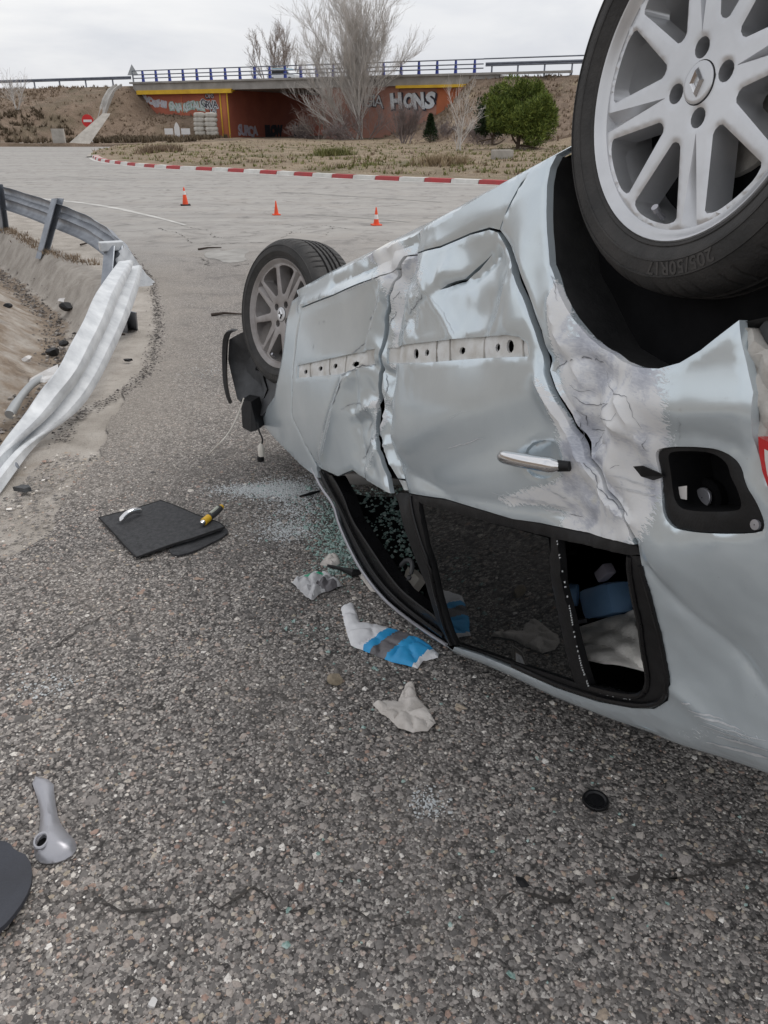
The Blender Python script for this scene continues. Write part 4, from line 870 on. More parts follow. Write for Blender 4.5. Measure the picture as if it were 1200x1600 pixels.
def seg_dist(s, t, poly):
    d = np.full(np.shape(s), 9.0)
    for (a, b), (c, e) in zip(poly[:-1], poly[1:]):
        L = (c - a) ** 2 + (e - b) ** 2 + 1e-12
        k = np.clip(((s - a) * (c - a) + (t - b) * (e - b)) / L, 0, 1)
        d = np.minimum(d, np.hypot(s - a - k * (c - a), t - b - k * (e - b)))
    return d
def gauss(s, t, g):
    c, q = np.cos(np.radians(g[2])), np.sin(np.radians(g[2]))
    x = (s - g[0]); y = (t - g[1]); u = x * c + y * q; v = -x * q + y * c
    return g[5] * np.exp(-.5 * ((u / g[3]) ** 2 + (v / g[4]) ** 2))
def ridged(s, t, k):
    # flat facets meeting in sharp folds
    tri = lambda x: 2 * np.abs(2 * (x - np.floor(x + .5))) - 1
    z = 0
    for a, f, p, g in ((20, 7.3, .1, .55), (68, 9.7, .43, .6), (112, 6.1, .71, .7), (150, 14.3, .2, .28), (45, 19.1, .9, .2)):
        u = s * np.cos(np.radians(a)) + t * np.sin(np.radians(a)); v = -s * np.sin(np.radians(a)) + t * np.cos(np.radians(a))
        z = z + g * tri(u * f * k + p + .22 * tri(v * f * .45 * k + p * 3))
    return z
def full_w(s, t):
    s = np.asarray(s, float); t = np.asarray(t, float)
    w = base_w(s, t)
    for g in DENTS: w = w + gauss(s, t, g)
    for amp, wid, ex, poly in CREASES: w = w + amp * np.exp(-(seg_dist(s, t, poly) / wid) ** ex)
    for g in CRUMPLE: w = w + gauss(s, t, g) * ridged(s, t, 1.0)
    return w
def scrape_of(s, t):
    a = np.zeros(np.shape(s))
    for g in SCRAPE: a = a + gauss(s, t, g)
    for amp, wid, ex, poly in CREASES:
        if amp > .011 and wid < .03: a = a + .45 * np.exp(-(seg_dist(s, t, poly) / .012) ** 2)
    return np.clip(a, 0, 1.6)

def cw(s, t, w):
    s, t, w = np.asarray(s, float), np.asarray(t, float), np.asarray(w, float)
    P = HUB + s[..., None] * AX + t[..., None] * AU + w[..., None] * AN; P[..., 2] = np.maximum(P[..., 2], .007); return P
car = thing('overturned_car', (.35, 2.3, 0), 'crashed silver car lying on its roof with a smashed crumpled side', 'car')
def panel(name, poly, mat='silver_paint', parent=None, holes=(), res=.012, dw=0., flange=.018, fn=None, label=None, hem=.0025, smooth=True):
    P, T, rim = region(poly, holes, res); f = fn or full_w
    w = f(P[:, 0], P[:, 1]) + dw; ed = np.unique(np.array(rim).ravel()); w2 = w.copy(); w2[ed] -= hem
    V = cw(P[:, 0], P[:, 1], w2); sc = scrape_of(P[:, 0], P[:, 1]); n = len(V)
    mp_ = {e: i for i, e in enumerate(ed)}; F = [tuple(q) for q in T]
    # sense of the triangles: outward normal
    nrm = np.cross(V[T[:, 1]] - V[T[:, 0]], V[T[:, 2]] - V[T[:, 0]]).sum(0)
    if nrm @ AN < 0: F = [q[::-1] for q in F]
    if flange:
        A = cw(P[ed, 0], P[ed, 1], w[ed] - hem); B = cw(P[ed, 0], P[ed, 1], w[ed] - flange); V = np.vstack([V, A, B])
        F += [(n + mp_[a], n + mp_[b], n + len(ed) + mp_[b], n + len(ed) + mp_[a]) for a, b in rim]; sc = np.concatenate([sc, sc[ed], sc[ed] * .5])
    return mk(name, V, F, mat, parent or car, label=label, attrs={'scrape': sc} if mat == 'silver_paint' else None, smooth=smooth)
def ell(px): return px
def ring_st(c, a, b, n=20, rot=0.): return [(c[0] + a * math.cos(q) * math.cos(rot) - b * math.sin(q) * math.sin(rot), c[1] + a * math.cos(q) * math.sin(rot) + b * math.sin(q) * math.cos(rot)) for q in np.linspace(0, 2 * math.pi, n, endpoint=False)]
fd = [(1.9435,0.0421),(1.5698,0.057),(1.3309,0.0623),(1.1464,0.0701),(1.0994,0.0624),(1.1306,0.0995),(1.2021,0.1888),(1.234,0.2699),(1.2769,0.3393),(1.3201,0.4701),(1.336,0.5346),(1.3164,0.5978),(1.2844,0.652),(1.2631,0.7138),(1.2886,0.7067),(1.4927,0.6641),(1.5337,0.6478),(1.6716,0.6755),(1.8754,0.6471),(2.0015,0.5717),(2.1405,0.4459),(2.0948,0.3363),(2.0644,0.2368),(2.0191,0.1415)]
fbed = [(2.0122,0.2515),(1.6051,0.2609),(1.2545,0.2678),(1.2939,0.3124),(1.5063,0.3233),(2.021,0.3007)]
p_fd = panel('front_door', fd, holes=(fbed,), label='crumpled silver front door torn along its rear edge')
rd = [(1.0432,0.0385),(1.0227,0.0408),(0.8131,0.0665),(0.6721,0.0687),(0.5801,0.0797),(0.5422,0.0945),(0.5168,0.1232),(0.465,0.1814),(0.4142,0.2555),(0.372,0.3286),(0.353,0.3721),(0.3433,0.4067),(0.325,0.4452),(0.3081,0.4771),(0.2882,0.5224),(0.2483,0.5835),(0.1968,0.6414),(0.1531,0.6769),(0.1275,0.7314),(0.327,0.73),(0.4436,0.7252),(0.5439,0.726),(0.6492,0.717),(0.8681,0.7013),(1.2158,0.7023),(1.2795,0.5974),(1.3081,0.5309),(1.2769,0.4713),(1.2587,0.3407),(1.2184,0.2677),(1.1821,0.1858),(1.118,0.0924),(1.0762,0.0632)]
rbed = [(1.208,0.2706),(0.8904,0.2905),(0.6725,0.305),(0.4708,0.3228),(0.4274,0.3333),(0.4012,0.3492),(0.3937,0.3756),(0.6089,0.3587),(0.8877,0.3436),(1.2181,0.3153)]
hc = [(0.3868,0.5855)][0]; hcup = smooth_poly(np.array([(0.4635,0.5873),(0.4346,0.554),(0.3805,0.5433),(0.3351,0.5536),(0.3173,0.5839),(0.3543,0.6164),(0.3963,0.6286),(0.4451,0.6198)]), 1)
tear = [(0.8082,0.1707),(0.7767,0.1621),(0.7415,0.1606),(0.7104,0.1617),(0.6512,0.1466),(0.5823,0.1312),(0.6457,0.1534),(0.7097,0.1675),(0.7455,0.1673),(0.7789,0.1692)]
p_rd = panel('rear_door', rd, holes=(rbed, hcup, tear), res=.010, label='dented silver rear door with a chrome handle')
def clip_holes(bed, pts):
    out = []
    for q in pts: out.append(ring_st(q, .010, .0075, 8))
    return out
fh = [(1.9288,0.2831),(1.7554,0.2855),(1.6004,0.2898),(1.4183,0.2995)]; rh = [(0.8807,0.3179),(0.6962,0.3323),(0.5303,0.3428)]
rb2 = [(0.9398,0.3152),(0.4718,0.3466)]
panel('moulding_bed', fbed, 'moulding_bed', p_fd, holes=[ring_st(q, .022, .009, 7) for q in fh], dw=-.007, res=.02, flange=.008, label='grey strip with clip holes where the side moulding was')
panel('moulding_bed', rbed, 'moulding_bed', p_rd, holes=[ring_st(q, .013, .009, 7) for q in rh] + [ring_st(q, .014, .014, 10) for q in rb2], dw=-.007, res=.02, flange=.008, label='grey strip with clip holes where the side moulding was')
for bed, par in ((fbed, p_fd), (rbed, p_rd)): panel('moulding_back', np.array(bed), 'cabin_black', par, dw=-.028, res=.05, flange=0)
for ds in [(1.1352,0.3009),(1.0244,0.3119),(0.7772,0.3317),(0.6052,0.3447),(0.4589,0.3532)]: pass
for seams, par in (([(0.8237,0.3237),(0.7506,0.3297),(0.5968,0.3412),(0.4244,0.3544)], p_rd), ([(1.8657,0.2858),(1.6528,0.2897),(1.4899,0.2973)], p_fd)):
    for (s_, t_) in seams:
        a, b = [(s_, t_ - .030), (s_ - .004, t_ + .026)]
        pts = np.array([a, b]); q = resample(pts, .01, False); mk('bed_rib', *tube(cw(q[:, 0], q[:, 1], full_w(q[:, 0], q[:, 1]) - .0065), .0022, 5), 'grime_metal', par)
# cup and chrome handle
P_ = np.array(hcup); cen = P_.mean(0)
panel('handle_cup', hcup, 'silver_paint', p_rd, res=.010, flange=0, fn=lambda s, t: full_w(s, t) - .003 - .022 * np.clip(1 - (((s - cen[0]) ** 2 + (t - cen[1]) ** 2) / (np.ptp(P_[:, 0]) * .5) ** 2), 0, 1))
ha, hb = np.array([(0.5202,0.5787)][0]), np.array([(0.3065,0.5963)][0])
u = np.linspace(0, 1, 22); hp = ha[None] * (1 - u[:, None]) + hb[None] * u[:, None]
lift = .012 + .020 * np.sin(np.pi * np.clip(u * .92 + .06, 0, 1)) ** .6; rad = .0155 * np.clip(np.minimum(u * 7 + .25, (1 - u) * 6 + .55), 0, 1)
hw = np.interp(u, [0, 1], [float(full_w(*ha)), float(full_w(*hb))]) 
V, F = tube(cw(hp[:, 0], hp[:, 1], hw + lift), rad, 14); mk('door_handle', V, F, 'chrome', p_rd)
q = hp[-1] + (hb - ha) * .02; mk('handle_base', *tube(cw(np.array([hp[-2, 0], q[0] - .01]), np.array([hp[-2, 1], q[1]]), np.array([hw[-1] + .018, hw[-1] + .004])), [.012, .010], 10), 'black_plastic', p_rd)
q = np.array([(0.3776,0.5932)][0]); mk('key_slot', *tube(cw(np.array([q[0] - .012, q[0] + .012]), np.array([q[1], q[1]]), np.array([hw[10] + .004, hw[10] + .004])), .005, 8), 'cabin_black', p_rd)

# sill
sill_lo = [(1.939,0.0381),(1.5647,0.0537),(1.3327,0.058),(1.1491,0.0659),(1.0889,0.0593),(1.0604,0.0332),(1.0244,0.0369),(0.8131,0.0619),(0.6707,0.0647),(0.5784,0.0747),(0.5314,0.0918)]
sill = sill_lo + [(.44, .02), (.36, .01), (.34, -.07), (1.0, -.085), (2.09, -.115), (2.08, -.06)]
panel('sill', sill, res=.012, label='scraped silver sill along the top edge of the overturned car')
# front wing
fw = [(1.8847,-0.0248),(1.9216,0.0384),(2.0105,0.1425),(2.0556,0.2376),(2.0858,0.3369),(2.1313,0.4462),(2.0001,0.5692),(1.9014,0.6455),(1.9048,0.6931),(2.1087,0.6493),(2.3601,0.5717),(2.5539,0.5109),(2.7898,0.434),(2.8399,0.4106),(2.6232,0.4233),(2.3795,0.3552),(2.2952,0.2726),(2.2328,0.195),(2.1717,0.0713),(2.1124,-0.0121)]
panel('front_wing', fw, res=.014, label='silver front wing reaching down to the road')
# rear quarter
arch = [(0.3215,0.0051),(0.3378,0.0236),(0.342,0.056),(0.3417,0.1039),(0.3392,0.1441),(0.3296,0.2064),(0.2878,0.2625),(0.25,0.3197),(0.2174,0.3606),(0.1705,0.3852),(0.1102,0.4131),(0.0543,0.4275),(0.0188,0.4315),(-0.0243,0.4264),(-0.0654,0.4114),(-0.1038,0.391),(-0.1305,0.3767)]
rear = [(-0.1369,0.4101),(-0.1472,0.4489),(-0.1559,0.4786),(-0.1499,0.52),(-0.1463,0.5399),(-0.1521,0.5782),(-0.1609,0.6162)]
filler = [(0.0537,0.5667),(0.0347,0.5559),(-0.0545,0.5553),(-0.091,0.5627),(-0.1175,0.582),(-0.1241,0.6098),(-0.1404,0.6332),(-0.1506,0.6672),(-0.1393,0.6836),(0.008,0.6943),(0.0386,0.6817),(0.0527,0.6584),(0.0547,0.6013)]
filler = smooth_poly(np.array(filler), 2)
seam_r = [(0.5283,0.0926),(0.4813,0.1343),(0.4311,0.1886),(0.3923,0.2578),(0.3463,0.3295),(0.3362,0.3725),(0.332,0.4076),(0.3153,0.4434),(0.2978,0.474),(0.2777,0.5191),(0.2425,0.5801),(0.1936,0.6368),(0.1507,0.6726),(0.1197,0.7248),(0.1139,0.7657),(0.1132,0.8147),(0.13,0.89),(0.14,0.9698),(0.1365,1.0068),(0.1643,1.0503),(0.2184,1.0877),(0.2935,1.113),(0.4102,1.1374),(0.566,1.1518),(0.7383,1.1502),(0.8996,1.1532),(1.037,1.1652)]
roof_e = [(1.0599,1.1816),(0.9144,1.1732),(0.7741,1.1721),(0.6007,1.1774),(0.4157,1.1675),(0.228,1.15),(0.1114,1.1332),(0.0036,1.1157),(-0.0444,1.109)]
qp = seam_r + roof_e + [(-.16, 1.10), (-.34, 1.05), (-.52, .98), (-.6, .86), (-.45, .78), (-.26, .74)] + rear[::-1] + arch[::-1] + [(.40, .0)]
p_qp = panel('rear_quarter', qp, holes=(filler,), res=.0095, label='silver rear quarter panel with torn paint and bare filler behind the door')
# fuel filler housing
P_ = np.array(filler); cen = P_.mean(0); fl_in = cen + (P_ - cen) * .70 + np.array([.006, -.012])
h = subempty('fuel_filler', cw(cen[0], cen[1], full_w(cen[0], cen[1])), p_qp)
panel('housing', P_ + (cen - P_) * .02, 'black_plastic', h, holes=(fl_in,), dw=-.004, res=.012, flange=.05, label='cracked black plastic frame of the missing fuel flap')
A = np.array(fl_in); m = len(A)
V = np.vstack([cw(A[:, 0], A[:, 1], full_w(A[:, 0], A[:, 1]) - .006), cw(cen[0] + (A[:, 0] - cen[0]) * .9, cen[1] + (A[:, 1] - cen[1]) * .9, full_w(A[:, 0], A[:, 1]) - .09)])
mk('bowl', V, [(i, (i + 1) % m, m + (i + 1) % m, m + i) for i in range(m)] + [tuple(range(m, 2 * m))], 'cabin_black', h, smooth=False)
q = np.array([(-0.055,0.6402)][0]); wq = float(full_w(*q))
def oriented(V, c, z, y=None):
    z = np.asarray(z) / np.linalg.norm(z); y = AU if y is None else y; y = y - z * (y @ z); y /= np.linalg.norm(y); x = np.cross(y, z); return np.asarray(V) @ np.array([x, y, z]) + c
V, F = lathe([(.034, -.02), (.036, 0), (.032, .006), (.014, .007), (.0135, .012), (.001, .0122)], 24); mk('fuel_cap', oriented(V, np.array([(0.538,1.161,0.938)][0]), AN), F, 'cabin_black', h)
V, F = lathe([(.0165, -.003), (.0165, .001), (.0155, .002), (.001, .0021)], 24); mk('cap_disc', oriented(V, np.array([(0.528,1.146,0.948)][0]), AN), F, 'satin_silver', h)
V, F = lathe([(.008, -.003), (.008, .002), (.001, .0025)], 12); q2 = np.array([(-0.1338,0.6688)][0]); mk('screw', oriented(V, cw(q2[0], q2[1], float(full_w(*q2)) - .003), AN), F, 'satin_silver', h)
tabs = [(0.0949,0.5897),(0.0725,0.5878),(0.0535,0.5969),(0.0402,0.605),(0.0606,0.6124),(0.0829,0.607)]; V = np.vstack([cw(np.array([a[0] for a in tabs]), np.array([a[1] for a in tabs]), np.array([float(full_w(*a)) + k + e_ for a, e_ in zip(tabs, (.014, .012, .004, -.004, .004, .010))])) for k in (.004, .0)])
mk('hinge_tab', V, [(0, 1, 2, 3, 4, 5), (11, 10, 9, 8, 7, 6)] + [(i, i + 6, (i + 1) % 6 + 6, (i + 1) % 6) for i in range(6)], 'black_plastic', h, smooth=False)
q = [(0.0465,0.6257),(0.0081,0.6201),(0.0092,0.6432),(0.0441,0.6416)]; mk('paper_label', cw(np.array([a[0] for a in q]), np.array([a[1] for a in q]), np.array([float(full_w(*a)) - .018 for a in q])), [(0, 1, 2, 3)], 'white_lens', h)
# long scratches through the paint
rs_ = np.random.default_rng(8)
sc_px = [[(0.1078,1.0501),(0.0261,1.0369)], [(0.0955,1.0564),(-0.0211,1.0398)], [(0.0979,1.0763),(-0.0482,1.0521)], [(0.0739,1.0614),(-0.074,1.04)], [(0.0924,1.1125),(-0.0599,1.0775)], [(0.0533,1.0824),(-0.0705,1.0575)], [(0.0154,1.0929),(-0.0581,1.0809)], [(0.1161,1.0368),(0.094,1.0335)], [(0.6067,0.6691),(0.4172,0.6783)], [(0.5302,0.6761),(0.3841,0.6829)], [(0.4348,0.6724),(0.354,0.6947)], [(0.4267,0.6932),(0.3553,0.7028)], [(0.3832,0.6525),(0.3368,0.666)], [(0.3906,0.6834),(0.3469,0.6873)], [(0.7926,0.5654),(0.6143,0.5414)], [(0.0871,0.6248),(0.0642,0.6279)], [(0.1641,0.6073),(0.0721,0.6294)], [(0.1693,0.6293),(0.0646,0.6398)]]
for a, b in sc_px:
    u = np.linspace(0, 1, 9)[:, None]; q = np.array(a) * (1 - u) + np.array(b) * u + rs_.normal(0, .0012, (9, 2)); hw_ = .0022 * rs_.uniform(.3, 1.2) * np.sin(np.pi * np.clip(u[:, 0], .03, .97)) ** .5
    A_, B_ = q + np.c_[np.zeros(9), hw_], q - np.c_[np.zeros(9), hw_]; Q = np.vstack([A_, B_]); V = cw(Q[:, 0], Q[:, 1], full_w(Q[:, 0], Q[:, 1]) + .0012)
    mk('scratch', V, [(i, i + 1, 10 + i, 9 + i) for i in range(8)], 'scratch_ridge_light', p_qp if q[0, 0] < .2 else p_rd)
# gouges and cracks, plus fold shade and ridge light painted on as strips
for li, w_, par, mt in (([(0.3194,0.4074),(0.2816,0.3961),(0.2329,0.3924),(0.1978,0.4004),(0.1805,0.4088)], .0035, 0, 0), ([(0.1833,0.4221),(0.1694,0.4423),(0.1358,0.4622),(0.0769,0.4726),(0.0708,0.4907),(0.0603,0.526)], .002, 0, 0), ([(0.2637,0.4634),(0.2421,0.4764),(0.2145,0.4813),(0.1389,0.4806),(0.1803,0.4987)], .003, 0, 0),
        ([(0.2616,0.5248),(0.2279,0.5291),(0.2509,0.5531),(0.2483,0.5695)], .003, 0, 0), ([(0.2749,0.5083),(0.2699,0.5451)], .0025, 0, 0), ([(0.248,0.5883),(0.2148,0.6317),(0.1591,0.6674),(0.1396,0.6807)], .003, 0, 0), ([(0.2736,0.4388),(0.2482,0.4547),(0.2242,0.4539)], .002, 0, 0), ([(0.2191,0.5013),(0.1126,0.5085),(0.1029,0.498)], .002, 0, 0), ([(0.2775,0.4873),(0.2428,0.5004),(0.2636,0.5222)], .0025, 0, 0), ([(0.1548,0.5942),(0.1372,0.5894)], .002, 0, 0),
        ([(0.0559,0.5368),(0.0657,0.5526),(0.0651,0.5646)], .0016, 0, 0), ([(0.3159,0.2297),(0.2959,0.2515),(0.2802,0.2839)], .003, 0, 0), ([(-0.0039,0.5475),(-0.0311,0.5074)], .001, 0, 0),
        ([(1.5028,0.33),(1.3678,0.312),(1.2826,0.3134)], .006, 2, 0), ([(1.5356,0.4415),(1.4764,0.4269),(1.4089,0.4257),(1.354,0.4691),(1.3914,0.5159)], .004, 2, 0), ([(1.3391,0.5366),(1.39,0.5719),(1.4591,0.6092)], .006, 2, 0), ([(1.2555,0.2066),(1.3626,0.2462),(1.4436,0.2703)], .004, 2, 0), ([(1.5739,0.4246),(1.5069,0.3678),(1.473,0.3343)], .005, 2, 0), ([(1.778,0.6028),(1.6609,0.5046),(1.5753,0.4267)], .004, 2, 1), ([(1.2076,0.1324),(1.2931,0.1762)], .005, 2, 0), ([(1.4476,0.0634),(1.2372,0.0678),(1.1498,0.0581)], .004, 2, 1),
        ([(1.7013,0.1304),(1.6867,0.1213)], .004, 2, 0), ([(1.7486,0.1285),(1.7337,0.1192)], .004, 2, 0), ([(1.823,0.2141),(1.8014,0.1931)], .004, 2, 0), ([(0.9912,0.205),(0.9398,0.186),(0.8795,0.1731)], .0025, 1, 0), ([(0.8653,0.1676),(0.8193,0.1989),(0.7775,0.2334),(0.7141,0.2926)], .002, 1, 1), ([(1.191,0.218),(1.1739,0.1923),(1.15,0.1735)], .004, 1, 0), ([(1.2445,0.3457),(1.2363,0.3754),(1.2492,0.4135)], .004, 1, 0), ([(1.1403,0.1426),(1.1114,0.12)], .003, 1, 0),
        ([(1.0447,0.2463),(0.9859,0.2281),(1.0284,0.2134)], .003, 1, 0), ([(0.7468,0.4933),(0.6491,0.4733)], .0012, 1, 1)):
    q = resample(np.array(li), .008, False); m = len(q); T_ = np.gradient(q, axis=0); T_ /= np.linalg.norm(T_, axis=1)[:, None] + 1e-9; n_ = np.c_[-T_[:, 1], T_[:, 0]]; q = q + n_ * rs_.normal(0, .0012, (m, 1))
    hw_ = w_ * .32 * np.clip(rs_.uniform(.2, 1.3, m), 0, 1.2) * np.sin(np.pi * np.linspace(.04, .96, m)) ** .4; Q = np.vstack([q + n_ * hw_[:, None], q - n_ * hw_[:, None]])
    mk('gouge_fold_tone', cw(Q[:, 0], Q[:, 1], full_w(Q[:, 0], Q[:, 1]) + .001), [(i, i + 1, m + i + 1, m + i) for i in range(m - 1)], ('gouge_fold_shade', 'scratch_ridge_light')[mt], (p_qp, p_rd, p_fd)[par])
# what the missing rear bumper leaves open
panel('rear_body', [(-0.124,0.3846),(-0.1393,0.3893),(-0.1503,0.4072),(-0.1601,0.4196),(-0.1796,0.4259)] + [(-.30, .42), (-.34, .74), (-.2, .72)] + [(-0.1532,0.5974),(-0.1418,0.5472),(-0.1423,0.5018)], 'bare_body', car, dw=-.014, res=.012, flange=.05, fn=lambda s, t: full_w(s, t) + .008 * np.sin(s * 160) * np.sin(t * 95) - .05 * np.clip(-.16 - s, 0, .3), label='bare beige metal flange where the rear bumper is missing')
panel('bumper_bracket', [(-0.1424,0.3888),(-0.1771,0.3578)] + [(-.34, .28), (-.36, .42)] + [(-0.1796,0.4251),(-0.1602,0.4187),(-0.1503,0.4055)], 'grey_plastic', car, dw=-.018, res=.02, flange=.05, fn=base_w)
tl = np.array([(-0.1585,0.54),(-0.158,0.5608),(-0.1613,0.5879)]); tlp = np.vstack([tl, [(-.20, .70), (-.27, .70), (-.27, .57), (-.2, .56)]])
lamp = panel('tail_light', tlp, 'red_lens', car, dw=.012, res=.02, flange=.05, fn=base_w); c_ = tlp.mean(0)
panel('lens', c_ + (tlp - c_) * .72, 'white_lens', lamp, dw=.016, res=.03, flange=.004, fn=base_w)
# wheel arches
def liner(edge, depth, hubst, mat, name, ext=(), big=1.04):
    E = np.array(list(edge) + list(ext)); c = np.array(hubst); d = E - c; rows = []
    we = np.array([float(full_w(*q)) if i < len(edge) else float(base_w(*q)) for i, q in enumerate(E)])
    for k, (w_, sc_) in enumerate(((-.014, 1.005), (-.06, big), (-depth * .6, big), (-depth, big * .96), (-depth - .02, .6), (-depth - .02, .05))):
        q = c + d * sc_; rows.append(cw(q[:, 0], q[:, 1], (we + w_) if k < 2 else np.full(len(E), w_ + .03)))
    n = len(E); V = np.vstack(rows); F = [(r * n + i, r * n + i + 1, (r + 1) * n + i + 1, (r + 1) * n + i) for r in range(5) for i in range(n - 1)]
    return mk(name, V, F, mat, car)
arcx = [(.43 * math.cos(a), .43 * math.sin(a)) for a in np.linspace(R(120), R(176), 8)]
liner(arch, .34, (0, 0), 'liner_black', 'wheel_arch_liner', arcx)
farch = [(1.8859,-0.0274),(2.1135,-0.0148),(2.1717,0.0713),(2.2328,0.195),(2.2952,0.2726),(2.3795,0.3552),(2.6232,0.4233),(2.8399,0.4106)]
liner(farch, .40, (WB, 0), 'cabin_black', 'wheel_arch_liner', [(WB + .36 * math.cos(a), .36 * math.sin(a)) for a in np.linspace(R(60), R(-20), 7)])
# hanging front arch liner and bumper strip
L0 = np.array([(-0.615,3.55,0.661),(-0.685,3.6,0.625),(-0.738,3.66,0.564),(-0.76,3.68,0.465),(-0.755,3.66,0.374),(-0.713,3.6,0.305),(-0.637,3.5,0.275),(-0.561,3.4,0.291),(-0.488,3.3,0.396),(-0.456,3.25,0.486)])
c_ = np.array([(-0.612,3.62,0.434)][0]); V = [c_]
for k in (.35, .7, 1.0): V += list(c_ + (L0 - c_) * k + np.array([0, .06, 0]) * (1 - k))
n = len(L0); F = [(0, 1 + i, 2 + i) for i in range(n - 1)] + [(1 + r * n + i, 1 + r * n + i + 1, 1 + (r + 1) * n + i + 1, 1 + (r + 1) * n + i) for r in range(2) for i in range(n - 1)]
V = np.array(V); V = V + .012 * np.sin(V[:, [2, 0, 1]] * 40); V2 = V + np.array([.01, .03, 0]); m = len(V)
mk('front_liner', np.vstack([V, V2]), F + [tuple(i + m for i in f[::-1]) for f in F], 'grey_plastic', car, label='dusty grey wheel arch liner hanging out in front')
q = smooth_poly(np.array([(-0.712,3.62,0.632),(-0.748,3.64,0.615),(-0.769,3.66,0.564),(-0.78,3.66,0.47),(-0.782,3.64,0.38),(-0.768,3.6,0.318),(-0.752,3.58,0.286)]), 1, False)
V = []
for i, p in enumerate(q):
    k = i / (len(q) - 1); w_ = .021 * (1 - .55 * k); V += [p + (-w_ * .5, 0, 0), p + (w_, -.02, .003), p + (w_, .02, 0), p + (-w_ * .4, .04, 0)]
mk('bumper_strip', V, [(i * 4 + k, i * 4 + (k + 1) % 4, i * 4 + 4 + (k + 1) % 4, i * 4 + 4 + k) for i in range(len(q) - 1) for k in range(4)] + [(3, 2, 1, 0), tuple(len(V) - 4 + k for k in range(4))], 'black_plastic', car)
q = [(-0.672,3.45,0.346),(-0.616,3.4,0.353),(-0.588,3.35,0.234),(-0.618,3.35,0.224),(-0.665,3.4,0.228)]; mk('lamp_bracket', *prism(q, (.03, .08, 0)), 'black_plastic', car, smooth=False)
mk('wire', *tube(smooth_poly(np.array([(-0.647,3.4,0.372),(-0.671,3.35,0.303),(-0.716,3.3,0.228),(-0.75,3.2,0.211)] + [(-0.883,3.583,0.012)]), 2, False), .0035, 6), 'beige_plastic', car)
mk('wire', *tube(smooth_poly(np.array([(-0.576,3.3,0.29),(-0.567,3.28,0.251),(-0.549,3.26,0.225),(-0.558,3.25,0.194)]), 2, False), .004, 6), 'black_plastic', car)
V, F = lathe([(.001, -.03), (.014, -.03), (.016, 0), (.012, .02), (.006, .03), (.001, .03)], 12); mk('bulb_holder', V + np.array([(-0.56,3.25,0.176)][0]), F, 'beige_plastic', car)
V, F = lathe([(.001, -.02), (.016, -.02), (.016, .0), (.001, .002)], 12); mk('bulb_cap', V + np.array([(-0.565,3.25,0.141)][0]), F, 'black_plastic', car)

# windows and pillars
fr_out = [(1.9725,0.6553),(1.8889,0.7299),(1.7686,0.7861),(1.7557,0.8507),(1.6753,0.9531),(1.5823,1.0351),(1.457,1.0994),(1.2929,1.1404),(1.0895,1.1724)]; fr_in = [(1.0904,1.1093),(1.1001,1.0887),(1.2064,1.0672),(1.3148,1.0385),(1.4175,0.9763),(1.5221,0.9005),(1.6329,0.827),(1.6787,0.7414),(1.7534,0.6814)]
wf = panel('window_frame', fr_out + fr_in, 'black_trim', car, dw=-.014, res=.012, flange=.05)
mid = np.array([(np.array(a) * .55 + np.array(b) * .45) for a, b in zip(fr_out, fr_in[::-1])])
for k, (rr, up) in enumerate(((.007, -.006), (.005, -.012))):
    q = resample(smooth_poly(mid if k == 0 else np.array(fr_in[::-1]), 2, False), .02, False); mk('seal', *tube(cw(q[:, 0], q[:, 1], full_w(q[:, 0], q[:, 1]) + up), rr, 8), 'black_trim', wf)
q = resample(smooth_poly(np.array(fr_out), 2, False), .02, False); mk('gutter_strip', *tube(cw(q[:, 0], q[:, 1], full_w(q[:, 0], q[:, 1]) - .004), .006, 8), 'satin_silver', wf)
panel('pillar_trim', [(1.2563,0.7196),(1.2318,0.7107),(1.0385,0.7132),(1.0288,1.1589),(1.0849,1.1712),(1.0978,1.109),(1.1034,0.9796),(1.1568,0.8476),(1.243,0.7331)], 'black_plastic', car, dw=-.006, res=.012, flange=.02)
q = resample(np.array([(1.1006,0.7124),(1.0378,0.904),(1.0534,1.1631)]), .02, False); mk('pillar_seal', *tube(cw(q[:, 0], q[:, 1], full_w(q[:, 0], q[:, 1]) - .003), .006, 8), 'black_trim', car)
panel('belt_trim', [(1.215,0.7062),(0.8675,0.7046),(0.6493,0.7201),(0.4441,0.7281),(0.326,0.7324),(0.1263,0.7336),(0.1179,0.7488),(0.1459,0.7536),(0.3929,0.7558),(0.4213,0.7552),(1.0164,0.7262),(1.0538,0.7162)], 'black_plastic', car, dw=-.004, res=.012, flange=.02)
panel('rear_window', [(1.0168,0.7281),(0.4243,0.7569),(0.4737,1.1086),(1.0099,1.1479)], 'tinted_glass', car, dw=-.016, res=.04, flange=.004, hem=0, label='dark tinted rear door window, unbroken', fn=lambda s, t: base_w(s, t) + .002)
panel('window_divider', [(0.421,0.7537),(0.3908,0.7541),(0.4199,1.1028),(0.4751,1.1107)], 'black_plastic', car, dw=-.006, res=.012, flange=.02)
qf = panel('quarter_window_frame', [(0.1169,0.7522),(0.1114,0.7677),(0.1109,0.8156),(0.1275,0.8907),(0.1383,0.9693),(0.1378,1.0059),(0.1664,1.0469),(0.2181,1.082),(0.2885,1.1051),(0.4046,1.1289),(0.5596,1.1427),(0.7314,1.1407),(0.8922,1.1433),(1.0181,1.1541),(1.0118,1.1504),(0.7227,1.1289),(0.4723,1.1098),(0.4199,1.1028),(0.33,1.0928),(0.2653,1.075),(0.2325,1.0527),(0.2127,1.0212),(0.2027,0.9742),(0.1683,0.8593),(0.1442,0.7533)], 'black_plastic', car, dw=-.006, res=.010, flange=.03)
